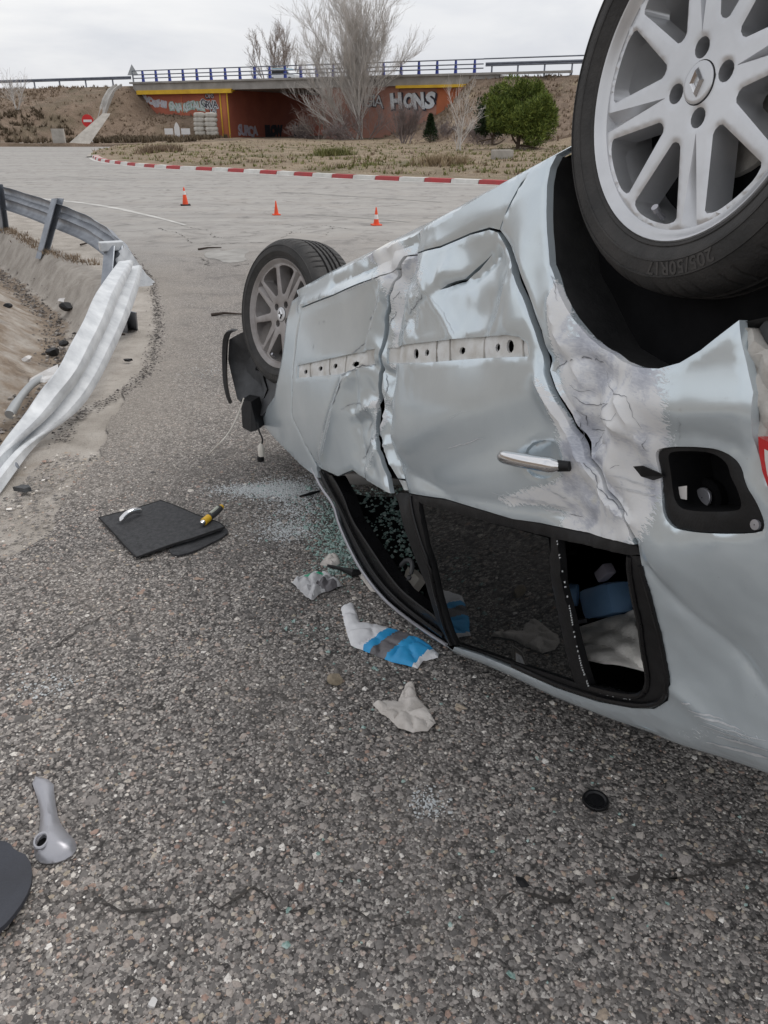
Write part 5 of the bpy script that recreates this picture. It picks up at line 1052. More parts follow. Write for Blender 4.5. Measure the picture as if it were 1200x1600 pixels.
for li, rr, up, mm in (([(0.1444,0.7557),(0.1683,0.8593),(0.2027,0.9742),(0.2127,1.0212),(0.2359,1.0567),(0.271,1.0798),(0.33,1.0928),(0.4186,1.1041)], .007, -.008, 'black_trim'), ([(0.1142,0.768),(0.1138,0.8161),(0.1308,0.8915),(0.1417,0.9703),(0.1409,1.008),(0.1702,1.0469),(0.2175,1.0803),(0.2872,1.1031),(0.4017,1.1246),(0.558,1.1405),(0.7297,1.1384)], .0055, -.001, 'black_trim')):
    q = resample(smooth_poly(np.array(li), 2, False), .015, False); mk('seal', *tube(cw(q[:, 0], q[:, 1], full_w(q[:, 0], q[:, 1]) + up), rr, 8), mm, qf)
# crumbs of the broken quarter pane left in the rubber
V, F = [], []
for li in ([(0.3888,0.7594),(0.3805,0.847),(0.4007,0.9532),(0.4152,1.0479),(0.4173,1.0988)], [(0.4227,1.107),(0.353,1.1018),(0.2836,1.0883),(0.2302,1.0591)]):
    q = resample(np.array(li), .006, False)
    for p in q:
        if random.random() < .45: v, f = box((0, 0, 0), (.003, .002, .002 + .002 * random.random()), random.random() * 3); V.append(v + cw(p[0], p[1], float(full_w(*p)) - .004)); F.append(f)
V, F = join(*zip(V, F)); mk('pane_crumbs', V, F, 'white_glass', qf, smooth=False, kind='stuff')
# inner shell: lining, roof, far side, floor
def sheet(rows, mat, name, label=None, smooth=True):
    n = len(rows[0]); V = np.vstack(rows); F = [(r * n + i, r * n + i + 1, (r + 1) * n + i + 1, (r + 1) * n + i) for r in range(len(rows) - 1) for i in range(n - 1)]
    return mk(name, V, F, mat, car, label=label, smooth=smooth, attrs={'scrape': np.zeros(len(V))} if mat == 'silver_paint' else None)
re_ = np.array(fr_out[2:] + roof_e); ro = resample(re_, .05, False); wr = full_w(ro[:, 0], ro[:, 1])
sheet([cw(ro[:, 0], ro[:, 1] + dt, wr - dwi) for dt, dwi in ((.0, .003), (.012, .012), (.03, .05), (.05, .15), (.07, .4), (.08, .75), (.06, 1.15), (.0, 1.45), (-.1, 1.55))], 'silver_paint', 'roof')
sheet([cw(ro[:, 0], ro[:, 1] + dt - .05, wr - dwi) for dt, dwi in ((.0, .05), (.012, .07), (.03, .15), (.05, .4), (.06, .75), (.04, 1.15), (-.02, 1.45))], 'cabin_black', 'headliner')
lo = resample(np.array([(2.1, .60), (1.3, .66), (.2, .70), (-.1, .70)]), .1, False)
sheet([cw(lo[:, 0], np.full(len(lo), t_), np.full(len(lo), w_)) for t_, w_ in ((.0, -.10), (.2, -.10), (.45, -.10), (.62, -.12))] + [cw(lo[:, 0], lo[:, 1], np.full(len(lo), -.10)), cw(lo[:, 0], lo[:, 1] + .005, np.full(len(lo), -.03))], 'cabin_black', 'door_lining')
ss = np.linspace(-.5, 2.75, 24)
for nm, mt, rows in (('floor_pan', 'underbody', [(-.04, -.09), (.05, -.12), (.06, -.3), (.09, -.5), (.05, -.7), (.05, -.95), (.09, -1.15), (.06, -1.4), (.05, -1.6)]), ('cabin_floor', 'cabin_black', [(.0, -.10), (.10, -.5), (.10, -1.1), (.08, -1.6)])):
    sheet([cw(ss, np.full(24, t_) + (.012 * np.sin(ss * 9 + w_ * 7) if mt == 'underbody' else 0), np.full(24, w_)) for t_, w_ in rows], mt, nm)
ts = np.array([-.03, .0, .1, .3, .5, .62, .75, .9, 1.05, 1.12])
sheet([cw(ss, np.full(24, t_), -1.62 - base_w(ss, np.full(24, t_))) for t_ in ts], 'silver_paint', 'far_side')
rw = np.array([-.05, -.10, -.22, -.5, -.8, -1.1, -1.38, -1.50, -1.58]); rk = np.array([0, .55, .9, 1.06, 1.1, 1.06, .9, .55, 0])
def rear_row(s_, t_, s0=-.30): return cw(s0 + (s_ - s0) * rk, np.full(9, t_), rw)
sheet([rear_row(s_, t_) for s_, t_ in ((-.50, .02), (-.56, .12), (-.56, .30), (-.60, .36))], 'bare_body', 'rear_panel', label='bare rear body panel without its bumper')
tg = sheet([rear_row(s_, t_) for s_, t_ in ((-.60, .362), (-.66, .45), (-.66, .60), (-.62, .74), (-.56, .78), (-.40, 1.0), (-.25, 1.10), (-.1, 1.13))], 'silver_paint', 'tailgate')
gl_ = [cw(-.30 + (s_ + .30) * rk[2:-2] - .006, np.full(5, t_), rw[2:-2]) for s_, t_ in ((-.565, .79), (-.50, .88), (-.42, .985))]
mk('rear_screen', np.vstack(gl_), [(r_ * 5 + i, r_ * 5 + i + 1, r_ * 5 + 6 + i, r_ * 5 + 5 + i) for r_ in range(2) for i in range(4)], 'tinted_glass', tg)
mk('bumper_beam', *prism([cw(a, b, -.2) for a, b in ((-.62, .14), (-.72, .14), (-.72, .26), (-.62, .26))], -AN * 1.2), 'underbody', car, smooth=False)
V, F = prism([cw(a, b, -1.36) for a, b in ((-.58, .50), (-.66, .50), (-.66, .70), (-.58, .70))], -AN * .16); mk('tail_light', V, F, 'red_lens', car, smooth=False)
be = resample(np.array([(1.8965,0.6927),(2.1087,0.6493),(2.3601,0.5717),(2.5539,0.5109),(2.7898,0.434)]), .06, False)
sheet([cw(be[:, 0], be[:, 1] + dt, full_w(be[:, 0], be[:, 1]) - dwi) for dt, dwi in ((0, .004), (.015, .03), (.03, .1), (.05, .4), (.06, .8), (.04, 1.3), (0, 1.6))], 'silver_paint', 'bonnet')
mk('engine_bay', *prism([cw(a, b, -.25) for a, b in ((2.0, .05), (2.8, .05), (2.8, .4), (2.1, .5))], -AN * 1.2), 'cabin_black', car, smooth=False)
mk('exhaust', *tube(cw(np.linspace(-.4, 2.2, 12), np.full(12, .03) + .012 * np.sin(np.arange(12)), -.9 + .1 * np.sin(np.linspace(0, 5, 12))), .03, 10), 'grime_metal', car)
# seats hanging in the cabin
def seat(s0, w0_, w1_):
    for pr in ([(s0, .12), (s0 + .52, .10), (s0 + .54, .24), (s0 + .1, .27)], [(s0 - .12, .14), (s0 + .10, .14), (s0 + .02, .72), (s0 - .12, .74)], [(s0 - .12, .78), (s0 - .02, .78), (s0 - .04, .95), (s0 - .13, .95)]):
        V, F = prism([cw(a, b, w0_) for a, b in pr], AN * (w1_ - w0_)); bm = bmesh.new(); vs = [bm.verts.new(v) for v in V]
        for f in F: bm.faces.new([vs[i] for i in f])
        bmesh.ops.bevel(bm, geom=bm.edges[:], offset=.03, segments=2, affect='EDGES'); bm.verts.index_update()
        yield np.array([tuple(v.co) for v in bm.verts]), [[v.index for v in f.verts] for f in bm.faces]; bm.free()
for s0, a, b in ((1.25, -.18, -.68), (1.25, -.95, -1.45), (.35, -.15, -1.5)): mk('seat', *join(*list(seat(s0, a, b))), 'dark_fabric', car)

# ------------------------------------------------------------------ wheels (x, y in the wheel plane, z outward)
def rim_face():
    holes = []
    for i in range(8):
        a = math.pi / 4 * i; single = i % 2 == 0
        a0, a1 = a, a + math.pi / 4; w0_ = lambda r, s: (.0165 - .0045 * (r - .08) / .12) if s else (.0335 - .004 * (r - .08) / .12)
        r0, r1 = .086, .199; pts = []
        for r in np.linspace(r0, r1, 8): pts.append((r, a0 + math.asin(w0_(r, single) / r)))
        e0, e1 = pts[-1][1], a1 - math.asin(w0_(r1, not single) / r1)
        for q in np.linspace(e0, e1, 7)[1:-1]: pts.append((r1 + .006, q))
        for r in np.linspace(r1, r0, 8): pts.append((r, a1 - math.asin(w0_(r, not single) / r)))
        h = np.array([(r * math.cos(q), r * math.sin(q)) for r, q in pts]); holes.append(smooth_poly(h, 1))
    for i in range(4):
        a = math.pi / 4 + math.pi / 2 * i; holes.append(np.array([(.050 * math.cos(a) + .0150 * math.cos(q), .050 * math.sin(a) + .0150 * math.sin(q)) for q in np.linspace(0, 2 * math.pi, 14, endpoint=False)]))
    outer = [(.214 * math.cos(q), .214 * math.sin(q)) for q in np.linspace(0, 2 * math.pi, 90, endpoint=False)]
    gl = []; rot = lambda a, al, of: (al * math.cos(a) - of * math.sin(a), al * math.sin(a) + of * math.cos(a))
    for i in (1, 3, 5, 7):
        a = math.pi / 4 * i
        for k in (-1, 0, 1): gl.append(np.array([rot(a, al, k * .0165 * (al - .070) / .138) for al in np.linspace(.074 if k else .072, .208, 12)]))
    P, T, rim = region(outer, holes, .0062, gl); r = np.hypot(P[:, 0], P[:, 1]); th = np.arctan2(P[:, 1], P[:, 0])
    z = -.012 + .004 * np.clip(r / .2, 0, 1) ** 1.6
    for i in (1, 3, 5, 7):
        a = math.pi / 4 * i; off = np.abs(-P[:, 0] * math.sin(a) + P[:, 1] * math.cos(a)); al = P[:, 0] * math.cos(a) + P[:, 1] * math.sin(a)
        gw = .0165 * (al - .070) / .138; z = z - np.where(al > .071, .017 * np.clip((al - .07) / .06, 0, 1) * np.clip(1 - off / np.maximum(gw, 1e-4), 0, 1), 0)
    ed = np.unique(np.array(rim).ravel()); mp_ = {e: i for i, e in enumerate(ed)}; n = len(P)
    zz = z.copy(); zz[ed] -= .002
    V = np.vstack([np.c_[P, zz], np.c_[P[ed], zz[ed]], np.c_[P[ed] * 1.0, z[ed] - .055]]); F = [tuple(q) for q in T]
    F += [(n + mp_[a], n + mp_[b], n + len(ed) + mp_[b], n + len(ed) + mp_[a]) for a, b in rim if np.hypot(*P[a]) < .2135 ]
    B, G = lathe([(.2335, -.012), (.2340, .000), (.2305, .0045), (.2265, .003), (.222, -.004), (.213, -.0085), (.209, -.022), (.203, -.05), (.198, -.12), (.205, -.17), (.226, -.195)], 96)
    return join((V, F), (B, G))
RIM = rim_face()
def tyre_mesh():
    pr = [(.226, -.008), (.2315, .001), (.236, .0055), (.2385, .006), (.240, .0045), (.248, .0095), (.258, .0135), (.2585, .0150), (.262, .0155), (.2625, .014), (.276, .0125), (.2845, .0105), (.285, .0125), (.2875, .0118), (.288, .0095), (.298, .002), (.306, -.008), (.3115, -.018), (.314, -.030)]
    tread = []
    for zc in (-.060, -.088, -.112, -.140): tread += [(.3175, zc + .0062), (.3085, zc + .0052), (.3085, zc - .0052), (.3175, zc - .0062)]
    pr = pr + [(.3165, -.045)] + tread + [(.3165, -.158)] + [(.314, -.172), (.3115, -.184), (.306, -.194), (.298, -.204), (.28, -.213), (.26, -.216), (.24, -.210), (.226, -.196)]
    def mod(a, j, r, z):
        k = (a * 72 / (2 * math.pi)) % 1.0
        if r > .303 and (z > -.05 or z < -.15): return -.0045 if k < .16 else 0.
        if r > .3155: return -.003 if ((k + (z * 18)) % 1.0) < .10 else 0.
        return 0.
    return lathe(pr, 432, mod=mod)
TYRE = tyre_mesh()
def bent_text(txt, size, r, a_mid, z, bold=.0, ext=.0012):
    cu = bpy.data.curves.new('txt', 'FONT'); cu.body = txt; cu.size = size; cu.align_x = 'CENTER'; cu.extrude = ext; cu.offset = bold; cu.resolution_u = 3; cu.space_character = 1.08
    tmp = bpy.data.objects.new('tmp', cu); COL.objects.link(tmp); bpy.context.view_layer.update()
    me = bpy.data.meshes.new_from_object(tmp.evaluated_get(bpy.context.evaluated_depsgraph_get())); P = np.array([tuple(v.co) for v in me.vertices]); F = [tuple(p.vertices) for p in me.polygons]
    bpy.data.objects.remove(tmp); bpy.data.curves.remove(cu); bpy.data.meshes.remove(me)
    rr = r + P[:, 1]; a = a_mid - P[:, 0] / r; zz = np.interp(rr, [.236, .262, .276, .288], [.006, .0146, .0128, .0100])
    return np.c_[rr * np.cos(a), rr * np.sin(a), zz + P[:, 2] + z], F
def local_mesh(name, V, F, mat):
    o = mk(name, V, F, mat, origin=(0, 0, 0)); me = o.data; bpy.data.objects.remove(o); ORG.pop(name, None); return me
dia = np.array([(0, .0215), (.0135, .0), (0, -.0215), (-.0135, 0)]); din = np.array([(0, .0100), (.0058, 0), (0, -.0100), (-.0058, 0)])
def emblem():
    V = np.vstack([np.c_[dia, np.full(4, -.0075)], np.c_[(dia + din) / 2 * 1.02, np.full(4, -.0015)], np.c_[din, np.full(4, -.0070)]]); F = [(i, (i + 1) % 4, 4 + (i + 1) % 4, 4 + i) for i in range(4)] + [(4 + i, 4 + (i + 1) % 4, 8 + (i + 1) % 4, 8 + i) for i in range(4)]
    return V, F
DATA = {}
for nm, (V, F), mt in (('rim', RIM, 'alloy'), ('tyre', TYRE, 'tyre_rubber'), ('tyre_lettering', bent_text('205/50R17', .029, .2640, -math.pi / 2 - .05, 0, .0006), 'tyre_letter'),
                       ('centre_cap', lathe([(.0300, -.0155), (.0300, -.0095), (.0285, -.0082), (.024, -.0078), (.001, -.0076)], 36), 'alloy'), ('emblem', emblem(), 'chrome'),
                       ('cap_groove', lathe([(.0316, -.0116), (.0308, -.0104), (.0300, -.0116)], 36), 'black_plastic'),
                       ('brake_disc', lathe([(.06, -.105), (.06, -.09), (.128, -.09), (.130, -.094), (.130, -.11), (.06, -.11)], 40), 'grime_metal'),
                       ('caliper', join(box((.11, .06, -.085), (.06, .11, .06), .5, .012), box((-.0, -.0, -.13), (.1, .1, .09), 0, .02)), 'cabin_black'),
                       ('valve', join(tube([(.197, -.022, -.03), (.188, -.02, -.012)], [.005, .004], 8), tube([(.188, -.02, -.012), (.182, -.019, -.004)], [.0062, .0062], 8)), 'satin_silver')):
    DATA[nm] = (local_mesh(nm, V, F, mt), mt)
me2 = DATA['rim'][0].copy(); me2.materials.clear(); me2.materials.append(MAT['alloy_dusty'])
def wheel(c, z, y, spin, label, dusty=False, text=True):
    z = np.asarray(z) / np.linalg.norm(z); y = y - z * (y @ z); y = y / np.linalg.norm(y); x = np.cross(y, z)
    M = Matrix(((x[0], y[0], z[0], 0), (x[1], y[1], z[1], 0), (x[2], y[2], z[2], 0), (0, 0, 0, 1)))
    e = subempty('wheel', c, car); e['label'] = label
    for nm in DATA:
        if nm in ('tyre_lettering',) and not text: continue
        o = bpy.data.objects.new(nm, me2 if (nm == 'rim' and dusty) else DATA[nm][0]); COL.objects.link(o); o.parent = e
        o.matrix_local = M @ Matrix.Rotation({'rim': spin, 'valve': R(-112), 'emblem': R(-6)}.get(nm, 0.), 4, 'Z')
    return e
up_w = -AU
wheel(HUB, AN, up_w, R(45 - 4), 'pale alloy rear wheel with a diamond emblem, nearest the camera')
wheel(HUB + AX * WB, NF, up_w, R(0), 'dusty alloy front wheel standing up behind the wing', True)
for s_ in (0, WB): wheel(HUB + AX * s_ - AN * 1.52, -AN, up_w, R(20), 'wheel on the far side of the car', True, False)

# ------------------------------------------------------------------ things lying in the cabin
q = np.array([(0.502,1.692,0.291),(0.625,1.589,0.422),(0.566,1.317,0.45),(0.467,1.48,0.358)])
uu, vv = np.meshgrid(np.linspace(0, 1, 30), np.linspace(0, 1, 22)); W4 = [(1 - uu) * (1 - vv), uu * (1 - vv), uu * vv, (1 - uu) * vv]
V = sum(w_[..., None] * c for w_, c in zip(W4, q)); fold = .012 * np.abs(np.sin(vv * 7 - uu * 3.5 + .6 * np.sin(uu * 4))) + .003 * np.sin(uu * 9 + vv * 21)
V = V + fold[..., None] * (AN + np.array([0, 0, .6])); idx = np.arange(uu.size).reshape(uu.shape); quad = np.stack([idx[:-1, :-1], idx[:-1, 1:], idx[1:, 1:], idx[1:, :-1]], -1).reshape(-1, 4)
V = V.reshape(-1, 3); mk('quilted_cloth', np.vstack([V, V - AN * .03]), np.vstack([quad, quad[:, ::-1] + len(V)]), 'quilt_white', label='creased white quilted cloth behind the broken rear side window', cat='cloth')
cj = np.array([(0.582,1.686,0.39)][0]); jr = thing('water_jug', tuple(cj), 'translucent blue plastic jug behind the broken rear side window', 'jug')
V, F = box((0, 0, 0), (.13, .085, .085), 0, .022); mk('body', oriented(V, cj, AN, -AU + AX * .35), F, 'jug_blue', jr)
V, F = lathe([(.030, 0), (.032, .02), (.026, .035), (.020, .04), (.020, .055), (.001, .056)], 20); mk('neck', oriented(V, np.array([(0.526,1.759,0.359)][0]), AX * .6 + AN * .6, -AU), F, 'jug_blue', jr)
cb = np.array([(0.562,1.708,0.306)][0]); V, F = box((0, 0, 0), (.10, .03, .07), 0, .004); bx_ = thing('black_case', tuple(cb), 'small black case with a printed label beside the blue jug', 'case')
mk('body', oriented(V, cb, AN, -AU + AX * .35), F, 'black_plastic', bx_); V, F = box((0, .006, .0365), (.045, .010, .002)); mk('label_plate', oriented(V, cb, AN, -AU + AX * .35), F, 'satin_silver', bx_)
cb = np.array([(0.568,1.692,0.471)][0]); V, F = box((0, 0, 0), (.05, .03, .03), .4, .006); mk('folded_paper', oriented(V, cb, AN, -AU + AX * .3), F, 'graffiti_lilac', label='small pale lilac packet above the blue jug in the car', cat='packet')
# seen through the front side window
cb = np.array([(-0.008,2.638,0.012)][0]); V, F = box((0, 0, 0), (.20, .012, .10), 0, .005); mk('sun_visor', oriented(V, cb, AN * .4 + np.array([0, -.3, .8]), AX), F, 'grey_plastic', label='fallen grey sun visor inside the front side window', cat='sun visor')
cb = np.array([(0.069,2.226,0.146)][0]); a_ = np.linspace(0, 2 * math.pi, 30)
Vr = [cb + .048 * (math.cos(t_) * AX + math.sin(t_) * np.array([.35, .2, .9])) for t_ in a_]; mk('grab_loop', *tube(Vr, .008, 8, False), 'grey_plastic', label='dark plastic loop in the front side window opening', cat='loop')
q = [(0.005,2.552,0.002),(0.061,2.529,0.027),(0.123,2.288,0.082),(0.087,2.214,0.076)]; V, F = prism(q, -AN * .03 + np.array([0, 0, -.01])); mk('trim_panel', V, F, 'beige_plastic', label='torn beige trim panel behind the plastic loop', cat='trim panel', smooth=False)

# ------------------------------------------------------------------ debris on the road
def spline(P, it=2, closed=True): return smooth_poly(np.array(P), it, closed)
# folded floor mat
mp0 = [(-1.212,2.904),(-1.093,2.97),(-0.988,3.058),(-0.676,2.806),(-0.651,2.772),(-0.766,2.676),(-0.85,2.624),(-0.951,2.555)]
def slab(poly, z0, z1, name, mat, parent=None, zf=None, res=.02, **kw):
    P, T, rim = region(np.array(poly), (), res); n = len(P); dz = zf(P) if zf else 0
    V = np.vstack([np.c_[P, np.zeros(n) + z1 + dz], np.c_[P, np.zeros(n) + z0 + dz * .8]]); F = [tuple(q) for q in T] + [tuple(i + n for i in q[::-1]) for q in T] + [(a, b, b + n, a + n) for a, b in rim]
    return mk(name, V, F, mat, parent, **kw)
mt = thing('floor_mat', (-.95, 2.85, 0), 'black felt car mat lying folded on the road', 'mat')
lower = spline([(-0.853,2.634),(-0.773,2.707),(-0.678,2.817),(-0.642,2.794),(-0.639,2.75),(-0.69,2.676),(-0.75,2.604),(-0.813,2.574)], 1)
slab(lower, .003, .010, 'folded_flap', 'mat_felt', mt)
up = resample(np.array(mp0), .05); zf = lambda P: .003 + .020 * np.clip((P[:, 0] + 1.05) / .35, 0, 1) + .004 * np.sin(P[:, 0] * 15 + 1) * np.cos(P[:, 1] * 12)
slab(up, .004, .009, 'felt', 'mat_felt', mt, zf); e = resample(up, .02); mk('edging', *tube(np.c_[np.vstack([e, e[:1]]), zf(np.vstack([e, e[:1]])) + .008], .0032, 6, False), 'mat_edge', mt)
def mzf(x, y): return float(zf(np.array([[x, y]]))[0]) + .011
# loose door handle on the mat
a, b = np.array([(-1.095,2.834)][0]), np.array([(-1.033,2.916)][0]); u = np.linspace(0, 1, 16); P = a[None] * (1 - u[:, None]) + b[None] * u[:, None]
z = np.array([mzf(*p) for p in P]) + .010 + .022 * np.sin(np.pi * u) ** .7
mk('loose_handle', *tube(np.c_[P, z], .0125 * np.clip(np.minimum(u * 6 + .6, (1 - u) * 6 + .6), 0, 1), 12), 'chrome', label='loose chrome door handle lying on the black mat', cat='handle')
# yellow tool
a, b = np.array([(-0.746,2.772)][0]), np.array([(-0.686,2.916)][0]); zt = mzf(*a) + .014
tl_ = thing('hand_tool', (a[0], a[1], zt - .014), 'yellow and black hand tool lying on the mat edge', 'tool')
seg = lambda u0, u1, r0, r1, nm, m: mk(nm, *tube([np.append(a + (b - a) * u0, zt + .01 * u0), np.append(a + (b - a) * (u0 * .5 + u1 * .5), zt + .01 * u0), np.append(a + (b - a) * u1, zt + .01 * u1)], [r0, max(r0, r1), r1], 12), m, tl_)
seg(0, .14, .009, .012, 'tip', 'chrome'); seg(.12, .38, .016, .015, 'collar', 'tool_yellow'); seg(.36, .90, .0155, .015, 'grip', 'tool_dark'); seg(.88, 1.0, .013, .010, 'end_cap', 'tool_yellow')
mk('label_strip', *tube([np.append(a + (b - a) * .45, zt + .0165), np.append(a + (b - a) * .8, zt + .0195)], .0065, 8), 'tool_label', tl_)
# crumpled bags and paper
def crumple(poly, name, mat, hgt, seed, label=None, cat=None, parent=None, res=.008, mats=None, fmat_fn=None, sheet_t=.0012, domed=0.):
    rs = np.random.default_rng(seed); P, T, rim = region(np.array(poly), (), res); n = len(P)
    pts = np.vstack([P.min(0) + rs.random((22, 2)) * np.ptp(P, axis=0)]); hv = rs.uniform(0, 1, 22)
    d = np.linalg.norm(P[:, None] - pts[None], axis=2); s2 = np.sort(d, 1); z = hgt * (.35 * hv[np.argmin(d, 1)] * np.clip((s2[:, 1] - s2[:, 0]) / .02, 0, 1) + .65 * np.clip((s2[:, 1] - s2[:, 0]) / .03, 0, 1) ** .7)
    eb = resample(np.array(poly), res); ed = np.min(np.linalg.norm(P[:, None] - eb[None], axis=2), 1) if n < 9000 else seg_dist(P[:, 0], P[:, 1], np.vstack([eb, eb[:1]]))
    z = z * np.clip(ed / .012 + .25, 0, 1) + domed * np.clip(ed / (ed.max() + 1e-6), 0, 1) ** .5 + .004
    P = P + rs.normal(0, res * .12, P.shape)
    V = np.vstack([np.c_[P, z], np.c_[P, np.maximum(z - sheet_t, .002)]]); F = np.vstack([T, T[:, ::-1] + n]); c = P[T].mean(1)
    fm = None if fmat_fn is None else np.tile(fmat_fn(c), 2)
    return mk(name, V, F, mat, parent, label, cat, mats=mats, fmat=fm, smooth=True)
bw = [(-0.149,2.223),(-0.108,2.255),(-0.08,2.131),(-0.021,2.124),(0.084,2.073),(0.133,2.031),(0.174,1.964),(0.169,1.945),(0.12,1.929),(0.103,1.894),(0.024,1.925),(-0.051,1.971),(-0.107,2.011),(-0.127,2.098)]
b0, b1 = np.array([(-0.131,2.173)][0]), np.array([(0.16,1.929)][0])
def bag_f(c):
    u = ((c - b0) @ (b1 - b0)) / ((b1 - b0) @ (b1 - b0)); v = np.zeros(len(c), int); v[(u > .44)] = 1; v[(u > .52) & (u < .66)] = 2; v[u >= .66] = 1; v[u > .90] = 0; return v
crumple(bw, 'ice_bag', None, .010, 4, 'white and blue printed plastic bag lying flattened beside the car', 'plastic bag', mats=['bag_white', 'bag_blue', 'bag_grey'], fmat_fn=bag_f, domed=.016, res=.007)
gb = [(-0.337,2.389),(-0.296,2.429),(-0.238,2.447),(-0.189,2.42),(-0.151,2.367),(-0.184,2.337),(-0.224,2.32),(-0.254,2.267),(-0.288,2.312)]
gp0, gp1 = np.array([(-0.273,2.406)][0]), np.array([(-0.236,2.411)][0]); gd = np.array([(-0.203,2.346)][0])
def gb_f(c): v = np.zeros(len(c), int); v[(np.linalg.norm((c - gp0) * (1, 1.2), axis=1) < .022) | (np.linalg.norm(c - gp1, axis=1) < .014)] = 1; v[np.linalg.norm((c - gd) * (.7, 1.6), axis=1) < .028] = 2; return v
crumple(gb, 'clear_bag', None, .026, 7, 'crumpled see-through plastic bag with green print', 'plastic bag', mats=['bag_clear', 'print_green', 'bag_grey'], fmat_fn=gb_f, domed=.03, res=.006)
crumple([(-0.033,1.728),(0.0,1.747),(0.041,1.741),(0.065,1.821),(0.088,1.827),(0.097,1.758),(0.125,1.709),(0.145,1.651),(0.12,1.62),(0.079,1.615),(0.039,1.63),(0.022,1.661),(-0.007,1.687)], 'paper_tissue', 'tissue', .016, 9, 'dirty white paper tissue spread on the asphalt', 'tissue', domed=.012, res=.006)
crumple([(-0.244,2.516),(-0.219,2.584),(-0.18,2.594),(-0.166,2.526),(-0.194,2.498)], 'paper_tissue', 'tissue', .018, 12, 'small balled white tissue near the front pillar of the car', 'tissue', domed=.02, res=.006)
crumple([(-0.095,2.442),(-0.067,2.461),(-0.023,2.363),(-0.009,2.32),(-0.046,2.329)], 'paper_tissue', 'tissue', .014, 14, 'thin white tissue scrap tucked under the window frame', 'tissue', domed=.012, res=.006)
q = np.array([(-0.213,2.498),(-0.156,2.47),(-0.114,2.433),(-0.076,2.447)]); mk('rubber_strip', *tube(np.c_[q, [.012, .014, .018, .016]], [.005, .007, .016, .006], 8), 'black_plastic', label='short black rubber strip among the glass near the front pillar', cat='rubber strip')
q = np.array([(-0.379,3.104),(-0.332,3.124),(-0.294,3.158)]); mk('rubber_strip', *tube(np.c_[q, [.01, .014, .012]], [.004, .008, .005], 8), 'black_plastic', label='thin black plastic sliver under the front wing', cat='plastic piece')
# stone
def rock(c, r, name, mat, label, cat, seed, squash=.75):
    rs = np.random.default_rng(seed); bm = bmesh.new(); bmesh.ops.create_icosphere(bm, subdivisions=3, radius=1); V = np.array([tuple(v.co) for v in bm.verts]); F = [[v.index for v in f.verts] for f in bm.faces]; bm.free()
    for _ in range(9):
        d = rs.normal(0, 1, 3); d /= np.linalg.norm(d); h_ = rs.uniform(.55, .85); k = V @ d; V = V - np.clip(k - h_, 0, None)[:, None] * d
    V = V * (r, r * .85, r * squash); V[:, 2] -= V[:, 2].min() + .002; return mk(name, V + (c[0], c[1], 0), F, mat, label=label, cat=cat, smooth=False)
rock([(-0.146,1.833)][0], .026, 'stone', 'stone_tan', 'tan stone lying left of the paper tissue', 'stone', 3)
# black wheel cap disc
V, F = lathe([(.001, .004), (.022, .004), (.026, .0075), (.031, .0075), (.033, .004), (.033, .0)], 32); c = [(0.524,1.376)][0]; mk('round_cap', V + (c[0], c[1], .002), F, 'black_trim', label='round black plastic cap lying on the asphalt', cat='cap')
# silver mirror trim
o1 = spline([(-0.911,1.457),(-0.844,1.442),(-0.818,1.382),(-0.783,1.315),(-0.751,1.281),(-0.716,1.252),(-0.708,1.221),(-0.734,1.197),(-0.774,1.192),(-0.799,1.21),(-0.815,1.252),(-0.816,1.285),(-0.841,1.352)], 1)
P, T, rim = region(o1, (ring_st([(-0.788,1.236)][0], .0125, .019, 16, .2),), .007); n = len(P); ed = seg_dist(P[:, 0], P[:, 1], np.vstack([o1, o1[:1]]))
z = .006 + .030 * np.clip(ed / .035, 0, 1) ** .6 * np.interp(P[:, 1], [1.0, 1.35, 1.45], [1.2, .8, .45])
V = np.vstack([np.c_[P, z], np.c_[P, np.full(n, .003)]]); sv = mk('trim_piece', V, [tuple(q) for q in T] + [(a, b, b + n, a + n) for a, b in rim], 'satin_silver', label='satin silver plastic trim piece with a round hole', cat='trim piece')
c = [(-0.788,1.236)][0]; hr = np.array(ring_st(c, .0145, .021, 24, .2)); mk('hole_rim', *tube(np.c_[np.vstack([hr, hr[:1]]), np.full(25, .030)], .0035, 6, False), 'satin_silver', sv); hr = np.array(ring_st(c, .0125, .019, 24, .2)); mk('hole_insert', *prism(np.c_[hr, np.full(24, .006)], (0, 0, .010)), 'cabin_black', sv, smooth=False)
# dark bumper fragment at the left edge
slab(spline([(-1.02,1.147),(-0.972,1.222),(-0.888,1.231),(-0.856,1.226),(-0.835,1.205),(-0.798,1.193),(-0.768,1.139),(-0.761,1.085),(-0.771,1.03),(-0.786,1.005),(-0.849,0.972),(-0.954,0.999)], 1), .004, .010, 'bumper_fragment', 'bumper_black', zf=lambda P: .03 * np.clip((-.62 - P[:, 0]) / .2, 0, 1) + .006 * np.sin(P[:, 1] * 20), label='dark smooth plastic bumper fragment cut by the left picture edge', cat='car fragment', res=.02)
